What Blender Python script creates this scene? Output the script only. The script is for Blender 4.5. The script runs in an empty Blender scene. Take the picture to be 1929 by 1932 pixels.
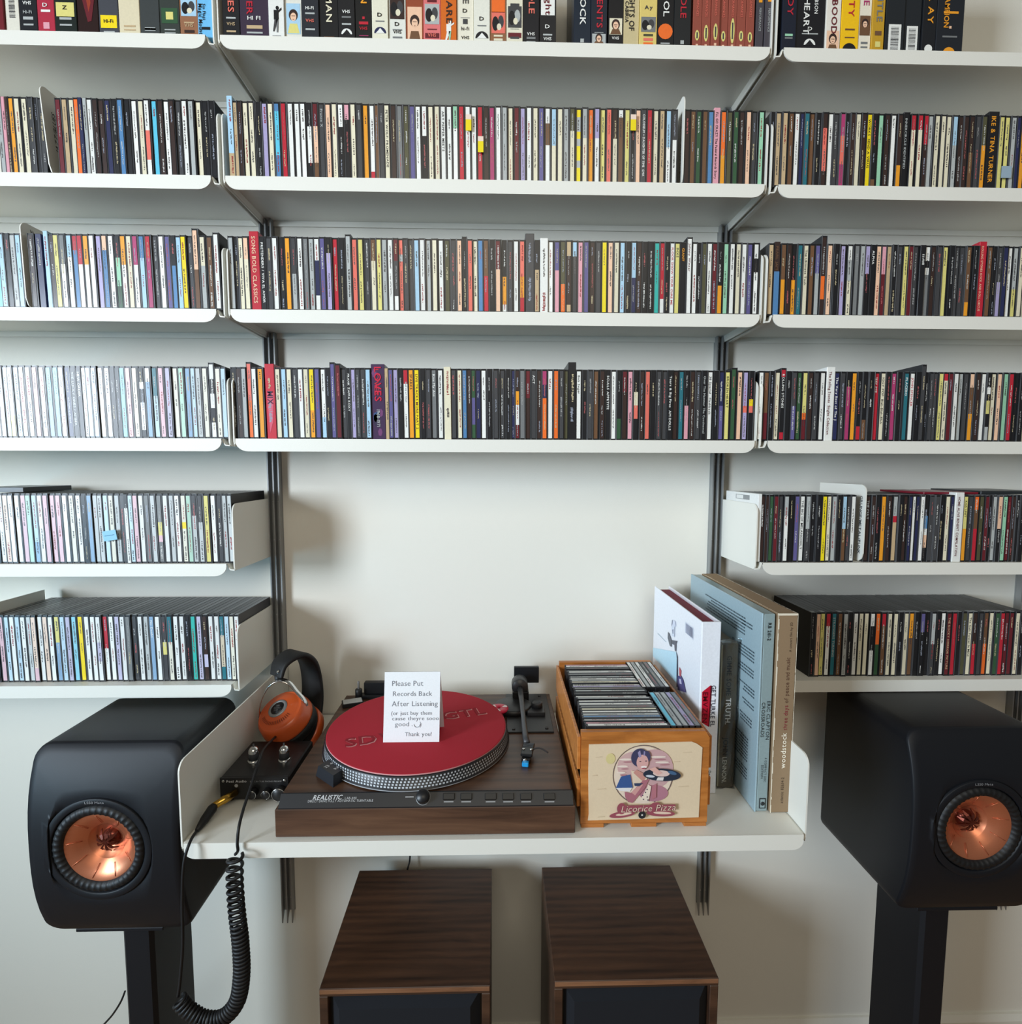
import bpy, math, random, re
import numpy as np
from mathutils import Matrix, Vector, Euler
random.seed(7)
SC = bpy.context.scene
COLL = SC.collection

# ------------------------------------------------------------------ camera, light, exposure
FPX = 1041.1
CAM = np.array([-.0019, -1.1659, -.0070])
PITCH, YAW, ROLL = .0828, -.0255, .0028
Fv = np.array([-math.sin(YAW)*math.cos(PITCH), math.cos(YAW)*math.cos(PITCH), -math.sin(PITCH)])
Rv = np.array([math.cos(YAW), math.sin(YAW), 0.]); Uv = np.cross(Rv, Fv)
Rv, Uv = Rv*math.cos(ROLL)+Uv*math.sin(ROLL), -Rv*math.sin(ROLL)+Uv*math.cos(ROLL)
cd = bpy.data.cameras.new('camera'); cam = bpy.data.objects.new('camera', cd); COLL.objects.link(cam)
cd.sensor_fit = 'HORIZONTAL'; cd.sensor_width = 36.; cd.lens = 36.*FPX/1929.; cd.clip_start = .02
cam.matrix_world = Matrix(((Rv[0], Uv[0], -Fv[0], CAM[0]), (Rv[1], Uv[1], -Fv[1], CAM[1]), (Rv[2], Uv[2], -Fv[2], CAM[2]), (0, 0, 0, 1)))
SC.camera = cam
w = bpy.data.worlds.new('World'); SC.world = w; w.use_nodes = True
w.node_tree.nodes['Background'].inputs[0].default_value = (.95, .93, .86, 1)
w.node_tree.nodes['Background'].inputs[1].default_value = .15


def area(name, loc, target, sx, sy, power, col, spread=180):
    l = bpy.data.lights.new(name, 'AREA'); l.shape = 'RECTANGLE'; l.size = sx; l.size_y = sy; l.energy = power; l.color = col
    l.spread = math.radians(spread)
    o = bpy.data.objects.new(name, l); COLL.objects.link(o); o.location = loc
    o.rotation_euler = (Vector(target)-Vector(loc)).to_track_quat('-Z', 'Y').to_euler()
    return o


area('window_daylight', (-2.65, -2.55, .42), (.65, 0, .24), .85, 1.1, 30.5, (.78, .89, 1.), 80)
area('low_blue_fill', (-2.2, -1.6, -.45), (-.5, 0, -.65), .6, .5, 3.0, (.34, .72, 1.), 85)  # blue light added low on the left to tint the lower wall
area('room_fill', (.1, -2.9, 1.5), (0, 0, 0), 1.8, 1.0, 23, (1., .92, .76))  # warm fill light added from overhead behind the camera, not an actual lamp
SC.view_settings.view_transform = 'Standard'; SC.view_settings.look = 'None'
SC.view_settings.exposure = 0.0; SC.view_settings.gamma = 1; SC.view_settings.use_curve_mapping = False


# ------------------------------------------------------------------ projection helpers (pixels to real positions, at a known depth or height)
def un(u, v, ax, val):
    d = Fv+Rv*(u-964.5)/FPX-Uv*(v-966)/FPX
    return CAM+d*((val-CAM[ax])/d[ax])


def ux(u, y, z):                     # world x of the column u at depth y, height z
    k = (u-964.5)/FPX; a = Rv-k*Fv
    return CAM[0]-(a[1]*(y-CAM[1])+a[2]*(z-CAM[2]))/a[0]


def lin(c):
    c /= 255.
    return c/12.92 if c <= .04045 else ((c+.055)/1.055)**2.4


def S(r, g, b):
    return (lin(r), lin(g), lin(b), 1.)


# ------------------------------------------------------------------ materials
MATS = {}


def mat(name, col=None, rough=.5, metal=0., bump=0., bscale=200., var=.06, coat=0., vcol=False, spec=.5, trans=0.):
    m = bpy.data.materials.new(name); m.use_nodes = True; nt = m.node_tree; N = nt.nodes; L = nt.links
    p = N['Principled BSDF']; p.inputs['Roughness'].default_value = rough; p.inputs['Metallic'].default_value = metal
    p.inputs['Coat Weight'].default_value = coat; p.inputs['Coat Roughness'].default_value = .12
    p.inputs['Specular IOR Level'].default_value = spec
    if trans: p.inputs['Transmission Weight'].default_value = trans
    tc = N.new('ShaderNodeTexCoord'); ns = N.new('ShaderNodeTexNoise'); ns.inputs['Scale'].default_value = bscale; ns.inputs['Detail'].default_value = 3
    L.new(tc.outputs['Object'], ns.inputs['Vector'])
    mr = N.new('ShaderNodeMapRange'); mr.inputs['To Min'].default_value = 1-var; mr.inputs['To Max'].default_value = 1+var
    L.new(ns.outputs['Fac'], mr.inputs['Value'])
    mul = N.new('ShaderNodeMixRGB'); mul.blend_type = 'MULTIPLY'; mul.inputs['Fac'].default_value = 1
    if vcol:
        at = N.new('ShaderNodeVertexColor'); at.layer_name = 'Col'; L.new(at.outputs['Color'], mul.inputs['Color1'])
    else:
        mul.inputs['Color1'].default_value = col
    L.new(mr.outputs['Result'], mul.inputs['Color2']); L.new(mul.outputs['Color'], p.inputs['Base Color'])
    if bump:
        b = N.new('ShaderNodeBump'); b.inputs['Strength'].default_value = bump; b.inputs['Distance'].default_value = .001
        L.new(ns.outputs['Fac'], b.inputs['Height']); L.new(b.outputs['Normal'], p.inputs['Normal'])
    MATS[name] = m
    return m


def wood(name, c1, c2, c3, scale=(3, 30, 30), rough=.45, coat=0.):
    m = bpy.data.materials.new(name); m.use_nodes = True; nt = m.node_tree; N = nt.nodes; L = nt.links
    p = N['Principled BSDF']; p.inputs['Roughness'].default_value = rough; p.inputs['Coat Weight'].default_value = coat
    tc = N.new('ShaderNodeTexCoord'); mp = N.new('ShaderNodeMapping'); mp.inputs['Scale'].default_value = scale
    L.new(tc.outputs['Object'], mp.inputs['Vector'])
    n1 = N.new('ShaderNodeTexNoise'); n1.inputs['Scale'].default_value = 2.1; n1.inputs['Detail'].default_value = 9; n1.inputs['Roughness'].default_value = .62; n1.inputs['Distortion'].default_value = .9
    L.new(mp.outputs['Vector'], n1.inputs['Vector'])
    wv = N.new('ShaderNodeTexWave'); wv.bands_direction = 'Y'; wv.inputs['Scale'].default_value = .8; wv.inputs['Distortion'].default_value = 9; wv.inputs['Detail'].default_value = 3; wv.inputs['Detail Scale'].default_value = .8
    L.new(mp.outputs['Vector'], wv.inputs['Vector'])
    mx = N.new('ShaderNodeMixRGB'); mx.inputs['Fac'].default_value = .16
    L.new(n1.outputs['Fac'], mx.inputs['Color1']); L.new(wv.outputs['Color'], mx.inputs['Color2'])
    cr = N.new('ShaderNodeValToRGB'); e = cr.color_ramp.elements
    e[0].position = .25; e[0].color = c1; e[1].position = .75; e[1].color = c3
    q = cr.color_ramp.elements.new(.5); q.color = c2
    L.new(mx.outputs['Color'], cr.inputs['Fac']); L.new(cr.outputs['Color'], p.inputs['Base Color'])
    b = N.new('ShaderNodeBump'); b.inputs['Strength'].default_value = .15; b.inputs['Distance'].default_value = .0006
    L.new(mx.outputs['Color'], b.inputs['Height']); L.new(b.outputs['Normal'], p.inputs['Normal'])
    MATS[name] = m
    return m


mat('wall_paint', S(232, 229, 218), .85, bump=.25, bscale=900, var=.02)
mat('shelf_paint', S(233, 231, 221), .42, bump=.25, bscale=1500, var=.025)
mat('alu', S(150, 152, 152), .42, metal=.45, bscale=60, var=.05)
mat('print', vcol=True, rough=.36, coat=.12, bscale=260, var=.09, spec=.35)
mat('paper', vcol=True, rough=.75, bscale=400, var=.05, bump=.1)
mat('plastic', vcol=True, rough=.4, bscale=500, var=.04)
mat('satin_black', S(17, 19, 24), .5, spec=.32, bump=.1, bscale=2500, var=.04)
mat('copper', S(214, 132, 96), .34, metal=.75, bscale=900, var=.05)
mat('copper_dark', S(120, 62, 50), .25, metal=.8, bscale=900, var=.05)
mat('chrome', S(215, 215, 212), .14, metal=1, bscale=50, var=.03)
mat('brass', S(205, 160, 70), .25, metal=1, bscale=50, var=.05)
mat('rubber', S(12, 12, 14), .55, bscale=900, var=.08, bump=.1)
mat('felt', vcol=True, rough=.95, bscale=1600, var=.22, bump=.6)
mat('leather', S(17, 17, 18), .6, bump=.35, bscale=1800, var=.1)
mat('orange_lacquer', S(205, 88, 38), .38, bscale=700, var=.06, coat=.3)
mat('film', S(255, 255, 255), .06, trans=1., bump=.8, bscale=55, var=.0)
wood('walnut', S(48, 32, 24), S(84, 58, 43), S(106, 76, 56), (2.5, 26, 26), .42)
wood('walnut_top', S(44, 29, 20), S(78, 53, 38), S(98, 68, 48), (2.2, 20, 20), .36)
wood('teak', S(40, 26, 19), S(72, 48, 34), S(94, 64, 45), (2.2, 22, 22), .45)
wood('pine', S(150, 88, 34), S(188, 116, 50), S(205, 138, 70), (5, 30, 30), .5, .2)
wood('oak_floor', S(130, 96, 64), S(164, 126, 88), S(180, 144, 104), (12, 1.5, 5), .4)


# ------------------------------------------------------------------ mesh builder
class MB:
    def __init__(s): s.v = []; s.f = []; s.c = []; s.m = []; s.mats = []; s.M = None; s.sm = []

    def mi(s, name):
        if name not in s.mats: s.mats.append(name)
        return s.mats.index(name)

    def add(s, vs, fs, col=(1, 1, 1, 1), m='plastic', smooth=False):
        b = len(s.v)
        if s.M is not None: vs = [tuple(s.M @ Vector(p)) for p in vs]
        s.v.extend([tuple(p) for p in vs]); k = s.mi(m)
        for f in fs: s.f.append([i+b for i in f]); s.c.append(col); s.m.append(k); s.sm.append(smooth)

    def box(s, x0, x1, y0, y1, z0, z1, col=(1, 1, 1, 1), m='plastic', ch=0.):
        if ch <= 0:
            s.add([(x0, y0, z0), (x1, y0, z0), (x1, y1, z0), (x0, y1, z0), (x0, y0, z1), (x1, y0, z1), (x1, y1, z1), (x0, y1, z1)],
                  [(0, 3, 2, 1), (4, 5, 6, 7), (0, 1, 5, 4), (1, 2, 6, 5), (2, 3, 7, 6), (3, 0, 4, 7)], col, m)
            return
        X = (x0, x1); Y = (y0, y1); Z = (z0, z1); vs = []; idx = {}
        for i in (0, 1):
            for j in (0, 1):
                for k in (0, 1):
                    for a in range(3):
                        p = [X[i], Y[j], Z[k]]; sg = (1-2*i, 1-2*j, 1-2*k)
                        for q in range(3):
                            if q != a: p[q] += ch*sg[q]
                        idx[(i, j, k, a)] = len(vs); vs.append(tuple(p))
        # vertex (..,a): lies on the face normal to axis a
        fs = []
        for a in range(3):
            b, c = (a+1) % 3, (a+2) % 3
            for t in (0, 1):
                r = []
                for (p, q) in ((0, 0), (1, 0), (1, 1), (0, 1)):
                    ijk = [0, 0, 0]; ijk[a] = t; ijk[b] = p; ijk[c] = q; r.append(idx[(*ijk, a)])
                fs.append(tuple(r if t else r[::-1]))
        for a in range(3):      # edges along axis a between faces b and c
            b, c = (a+1) % 3, (a+2) % 3
            for p in (0, 1):
                for q in (0, 1):
                    def g(t, n):
                        ijk = [0, 0, 0]; ijk[a] = t; ijk[b] = p; ijk[c] = q; return idx[(*ijk, n)]
                    r = [g(0, b), g(1, b), g(1, c), g(0, c)]
                    fs.append(tuple(r if (p == q) else r[::-1]))
        for i in (0, 1):
            for j in (0, 1):
                for k in (0, 1):
                    r = (idx[(i, j, k, 0)], idx[(i, j, k, 1)], idx[(i, j, k, 2)])
                    fs.append(r if (i+j+k) % 2 else r[::-1])
        s.add(vs, fs, col, m)

    def quad(s, pts, col, m='print'):
        s.add(pts, [tuple(range(len(pts)))], col, m)

    def prism(s, poly, axis, a, b, col=(1, 1, 1, 1), m='plastic', smooth=False):
        # poly: 2-D points in the plane of the two other axes (in x,y,z order)
        def P(p, t):
            if axis == 0: return (t, p[0], p[1])
            if axis == 1: return (p[0], t, p[1])
            return (p[0], p[1], t)
        n = len(poly); vs = [P(p, a) for p in poly]+[P(p, b) for p in poly]
        s.add(vs, [tuple(range(n))[::-1], tuple(range(n, 2*n))], col, m)
        s.add(vs, [(i, (i+1) % n, (i+1) % n+n, i+n) for i in range(n)], col, m, smooth)

    def lathe(s, prof, c, ax, n=24, col=(1, 1, 1, 1), m='plastic', smooth=True, caps=True):
        ax = Vector(ax).normalized(); t = Vector((0, 0, 1)) if abs(ax.z) < .9 else Vector((1, 0, 0))
        e1 = ax.cross(t).normalized(); e2 = ax.cross(e1); c = Vector(c); vs = []; fs = []
        for (r, h) in prof:
            for i in range(n):
                a = 2*math.pi*i/n; vs.append(tuple(c+ax*h+(e1*math.cos(a)+e2*math.sin(a))*r))
        for j in range(len(prof)-1):
            for i in range(n):
                k = (i+1) % n; fs.append((j*n+i, j*n+k, (j+1)*n+k, (j+1)*n+i))
        if caps:
            if prof[0][0] > 1e-6: fs.append(tuple(range(n))[::-1])
            if prof[-1][0] > 1e-6: fs.append(tuple(range((len(prof)-1)*n, len(prof)*n)))
        s.add(vs, fs, col, m, smooth)

    def cyl(s, p0, p1, r, n=16, col=(1, 1, 1, 1), m='plastic', r1=None):
        p0 = Vector(p0); p1 = Vector(p1); r1 = r if r1 is None else r1
        h = (p1-p0).length; b = min(r, h)*.12
        s.lathe([(r-b, 0), (r, b), (r1, h-b), (r1-b, h)], p0, p1-p0, n, col, m)

    def tube(s, pts, r, n=8, col=(1, 1, 1, 1), m='rubber', rs=None):
        pts = [Vector(p) for p in pts]; vs = []; fs = []; up = None
        for i, p in enumerate(pts):
            d = (pts[min(i+1, len(pts)-1)]-pts[max(i-1, 0)]).normalized()
            if up is None:
                up = d.orthogonal().normalized()
            up = (up-d*up.dot(d)).normalized(); e2 = d.cross(up); rr = rs[i] if rs else r
            for k in range(n):
                a = 2*math.pi*k/n; vs.append(tuple(p+(up*math.cos(a)+e2*math.sin(a))*rr))
        for j in range(len(pts)-1):
            for i in range(n):
                k = (i+1) % n; fs.append((j*n+i, j*n+k, (j+1)*n+k, (j+1)*n+i))
        fs += [tuple(range(n))[::-1], tuple(range((len(pts)-1)*n, len(pts)*n))]
        s.add(vs, fs, col, m, True)

    def ribbon(s, pts, wid, wd, th, col=(1, 1, 1, 1), m='plastic'):
        # a flat strip: wid = half widths along direction(s) wd, thickness th
        vs = []; fs = []; P = [Vector(p) for p in pts]; n = len(P)
        for i, p in enumerate(P):
            d = (P[min(i+1, n-1)]-P[max(i-1, 0)]).normalized(); q = Vector(wd[i] if isinstance(wd, list) else wd); q = (q-d*q.dot(d)).normalized(); nn = d.cross(q)
            ww = wid[i] if isinstance(wid, list) else wid; t = th[i] if isinstance(th, list) else th
            for (a, b) in ((-1, -.6), (-.9, -1), (.9, -1), (1, -.6), (1, .6), (.9, 1), (-.9, 1), (-1, .6)): vs.append(tuple(p+q*ww*a+nn*t*.5*b))
        for j in range(n-1):
            for i in range(8): fs.append((j*8+i, j*8+(i+1) % 8, (j+1)*8+(i+1) % 8, (j+1)*8+i))
        fs += [tuple(range(8))[::-1], tuple(range((n-1)*8, n*8))]
        s.add(vs, fs, col, m, True)

    def text(s, t, o, u, v, size, col, m='print', bold=0, width=None, center=False, slant=0., lift=.0002):
        o = Vector(o); u = Vector(u).normalized(); v = Vector(v).normalized(); nrm = u.cross(v)
        adv = []; x = 0.
        for ch in t:
            adv.append(x); x += GLY[(ch, bold)][2] if ch != ' ' else .32
        k = size if width is None else min(size, width/max(x, .01))
        kx = k if width is None else width/max(x, .01)
        if width is not None and kx > 1.35*k: kx = 1.35*k
        off = -x*kx/2 if center else 0
        for ch, a in zip(t, adv):
            if ch == ' ': continue
            vs, fs, _ = GLY[(ch, bold)]
            s.add([o+u*((p[0]+a+slant*p[1])*kx+off)+v*(p[1]*k)+nrm*lift for p in vs], fs, col, m)

    def build(s, name, parent=None, smooth_angle=None):
        me = bpy.data.meshes.new(name); me.from_pydata(s.v, [], s.f)
        for n in s.mats: me.materials.append(MATS[n])
        me.polygons.foreach_set('material_index', s.m)
        me.polygons.foreach_set('use_smooth', s.sm)
        ca = me.color_attributes.new('Col', 'FLOAT_COLOR', 'CORNER')
        lt = np.array([len(f) for f in s.f]); cc = np.repeat(np.array(s.c, dtype=np.float32), lt, axis=0)
        ca.data.foreach_set('color', cc.ravel()); me.update()
        o = bpy.data.objects.new(name, me); COLL.objects.link(o)
        if parent is not None: o.parent = parent
        return o


# glyph cache (two weights of the built-in font)
GLY = {}


def make_glyphs():
    chars = "ABCDEFGHIJKLMNOPQRSTUVWXYZabcdefghijklmnopqrstuvwxyz0123456789&'/.,:-!()?+"
    tmp = []
    for b in (0, 1):
        for ch in chars:
            c = bpy.data.curves.new('g', 'FONT'); c.body = ch; c.size = 1; c.resolution_u = 2; c.offset = .018*b-.004; c.fill_mode = 'FRONT'
            o = bpy.data.objects.new('g', c); COLL.objects.link(o); tmp.append((ch, b, o, c))
    dg = bpy.context.evaluated_depsgraph_get()
    for ch, b, o, c in tmp:
        me = o.evaluated_get(dg).to_mesh(); vs = [(p.co.x, p.co.y) for p in me.vertices]; fs = [tuple(p.vertices) for p in me.polygons]
        x0 = min(p[0] for p in vs); x1 = max(p[0] for p in vs)
        GLY[(ch, b)] = ([(p[0]-x0, p[1]) for p in vs], fs, x1-x0+.1)
        o.evaluated_get(dg).to_mesh_clear()
    for ch, b, o, c in tmp:
        bpy.data.objects.remove(o); bpy.data.curves.remove(c)


make_glyphs()


def tag(o, label=None, cat=None, group=None, kind=None):
    if label: o['label'] = label
    if cat: o['category'] = cat
    if group: o['group'] = group
    if kind: o['kind'] = kind
    return o


def thing(name, label, cat, loc=(0, 0, 0), rz=0, group=None):
    o = bpy.data.objects.new(name, None); COLL.objects.link(o); o.empty_display_size = .02
    o.location = loc; o.rotation_euler = (0, 0, rz)
    return tag(o, label, cat, group)


def smooth(pts, k=6, closed=False):
    P = [Vector(p) for p in pts]; out = []
    for i in range(len(P)-1):
        a = P[max(i-1, 0)]; b = P[i]; c = P[i+1]; d = P[min(i+2, len(P)-1)]
        for j in range(k):
            t = j/k
            out.append(.5*((2*b)+(-a+c)*t+(2*a-5*b+4*c-d)*t*t+(-a+3*b-3*c+d)*t**3))
    out.append(P[-1])
    return out


PAL = dict(w=(236, 236, 230), c=(228, 220, 192), k=(30, 30, 33), g=(68, 68, 70), m=(120, 122, 122), s=(176, 180, 178), r=(190, 40, 56), R=(104, 34, 42),
           p=(224, 160, 172), P=(176, 62, 110), o=(240, 112, 44), O=(240, 160, 44), y=(245, 216, 32), Y=(222, 212, 128), b=(84, 132, 178), B=(42, 46, 82),
           a=(170, 206, 228), A=(96, 196, 224), t=(44, 112, 124), T=(60, 184, 172), G=(54, 88, 60), e=(152, 204, 170), n=(112, 80, 56), N=(58, 42, 38),
           u=(196, 170, 132), v=(98, 92, 142), x=(66, 44, 76), V=(172, 162, 200), l=(232, 116, 100), q=(240, 196, 164), z=(84, 82, 58))
CN = dict(w='white', c='cream', k='black', g='dark grey', m='mid grey', s='silver grey', r='red', R='maroon', p='pink', P='magenta', o='orange', O='amber', y='yellow',
          Y='pale yellow', b='steel blue', B='navy', a='pale blue', A='sky blue', t='teal', T='turquoise', G='dark green', e='mint green', n='brown', N='dark brown',
          u='tan', v='violet', x='dark purple', V='lavender', l='salmon', q='peach', z='olive')
LIGHT = set('wcspOyYaAueVlqT')


GLARE_MIX = [0.]  # share of window glare blended into the left rows' spine colours


def C(k):
    if GLARE_MIX[0] and k in 'wcspaeVAPlbqu': return S(*[a+(b-a)*GLARE_MIX[0] for a, b in zip(PAL[k], (224, 230, 232))])
    return S(*PAL[k])


# ------------------------------------------------------------------ the room
def struct(name, mb, **kw):
    o = mb.build(name); o['kind'] = 'structure'; return o


mb = MB(); mb.box(-2.6, 2.6, 0, .12, -1.36, 1.35, m='wall_paint'); struct('wall_back', mb)
mb = MB(); mb.box(-2.6, 2.6, -3.4, .12, -1.42, -1.36, m='oak_floor'); struct('floor', mb)
mb = MB(); mb.prism([(0, -1.36), (-.014, -1.36), (-.014, -1.292), (-.006, -1.281), (0, -1.281)], 0, -2.6, 2.6, m='wall_paint'); struct('baseboard_back', mb)

# ------------------------------------------------------------------ shelving
YF = -.173; HA = .4638; GP = .0245
ZS = dict(V=.7073, A=.4834, B=.2626, C=.0403, D=-.1833, E=-.4071); ZK = -.5427
BAYX = dict(L=(-1.40, -HA-GP), C=(-HA, HA), R=(HA+GP, 1.128))
NMROW = dict(V='topmost shelf holding video tapes', A='top CD shelf', B='second CD shelf from the top', C='third CD shelf from the top', D='fourth CD shelf down', E='lowest CD shelf')
NMBAY = dict(L='left bay', C='centre bay', R='right bay')


def plate_poly(yf, yb, z0, z1, r, rb=.008):
    P = [(yb, z0), (yf+rb, z0)]
    for i in range(5):
        a = math.pi*(1.5-.125*i*1); P.append((yf+rb+rb*math.cos(a), z0+rb+rb*math.sin(a)))
    for i in range(7):
        a = math.pi-math.pi/2*i/6; P.append((yf+r+r*math.cos(a), z1-r+r*math.sin(a)))
    P.append((yb, z1))
    return P


def shelf(x0, x1, z, yf, label, plates, lip=.0225, hp=.108, name='wall_shelf', group=None, rr=.022, off=.0125):
    root = thing(name, label, 'shelf', ((x0+x1)/2, 0, z), 0, group)
    cx = (x0+x1)/2; a0 = x0-cx; a1 = x1-cx
    m = MB()
    m.box(a0, a1, yf+.002, -.002, -.0016, 0, m='shelf_paint')
    m.box(a0-.006 if 0 in plates else a0, a1+.006 if 1 in plates else a1, -.004, -.002, -.012, .0, m='shelf_paint')
    m.build('shelf_board', root)
    # front lip turned down, lower corners rounded
    P = [(a1, 0), (a0, 0)]
    for i in range(7):
        t = math.pi/2*i/6; P.append((a0+rr*(1-math.cos(t)) if 0 else a0+rr-rr*math.cos(t), -lip+rr*.8-rr*.8*math.sin(t)))
    for i in range(7):
        t = math.pi/2*i/6; P.append((a1-rr+rr*math.sin(t), -lip+rr*.8-rr*.8*math.cos(t)))
    m = MB(); m.prism(P, 1, yf, yf+.0022, m='shelf_paint')
    m.cyl((a0, yf+.002, -.0018), (a1, yf+.002, -.0018), .0019, 8, m='shelf_paint')
    m.build('front_lip', root)
    for sde in plates:
        s = -1 if sde == 0 else 1
        xe = (a0 if sde == 0 else a1)+s*off
        m = MB(); m.prism(plate_poly(yf+.003, -.003, -.013, hp, .016), 0, xe-.0011, xe+.0011, m='shelf_paint')
        e = a0 if sde == 0 else a1   # curled joint under the board
        m.prism([(e, -.0016), (e+s*.002, -.0085), (e+s*.0045, -.0125), (xe, -.0132), (xe, -.0112), (e+s*.005, -.0105), (e+s*.0035, -.007), (e+s*.0015, 0)], 1, yf+.004, -.003, m='shelf_paint')
        m.build('end_plate', root)
    return root


for row in 'VABCDE':
    for bay in 'LCR':
        if row in 'DE' and bay == 'C': continue
        x0, x1 = BAYX[bay]
        pl = {'L': [1], 'C': [0, 1], 'R': [0, 1]}[bay]
        shelf(x0, x1, ZS[row], YF, 'white metal wall shelf with turned-down lip, %s, %s' % (NMROW[row], NMBAY[bay]), pl, group='white metal wall shelves', off=.0038 if bay == 'C' else .0125)
desk = shelf(-.4472, .4472, ZK, -.412, 'deep white metal shelf carrying the turntable and wooden crate', [0, 1], lip=.0235, hp=.117, name='deep_shelf', rr=.016, off=.004)

for i, (x, lab) in enumerate(((-.463, 'grey metal wall upright left of the turntable'), (.463, 'grey metal wall upright behind the tall box sets'), (1.148, 'grey metal wall upright at the right frame edge'))):
    up = thing('wall_upright', 'slotted '+lab, 'upright', (x, 0, -1.012), 0, 'slotted wall uprights')
    m = MB(); H = 2.2
    m.box(-.0125, .0125, -.003, 0, .02, H, m='alu'); m.build('back_strip', up)
    for k in (-1, 0, 1):
        m = MB(); xx = k*.0108
        D0 = .0165 if i < 3 else .025
        m.prism([(-.002, .03), (-D0, 0), (-D0, H), (-.002, H)], 0, xx-.0013, xx+.0013, m='alu')
        m.build('fin', up)
    m = MB()
    for k in range(28):
        for xx in (-.0054, .0054):
            m.lathe([(.0021, 0), (.0021, .0006)], (xx, -.0031, .05+k*.08), (0, -1, 0), 10, S(215, 215, 212), 'plastic')
    m.build('screw', up)['kind'] = 'stuff'

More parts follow.
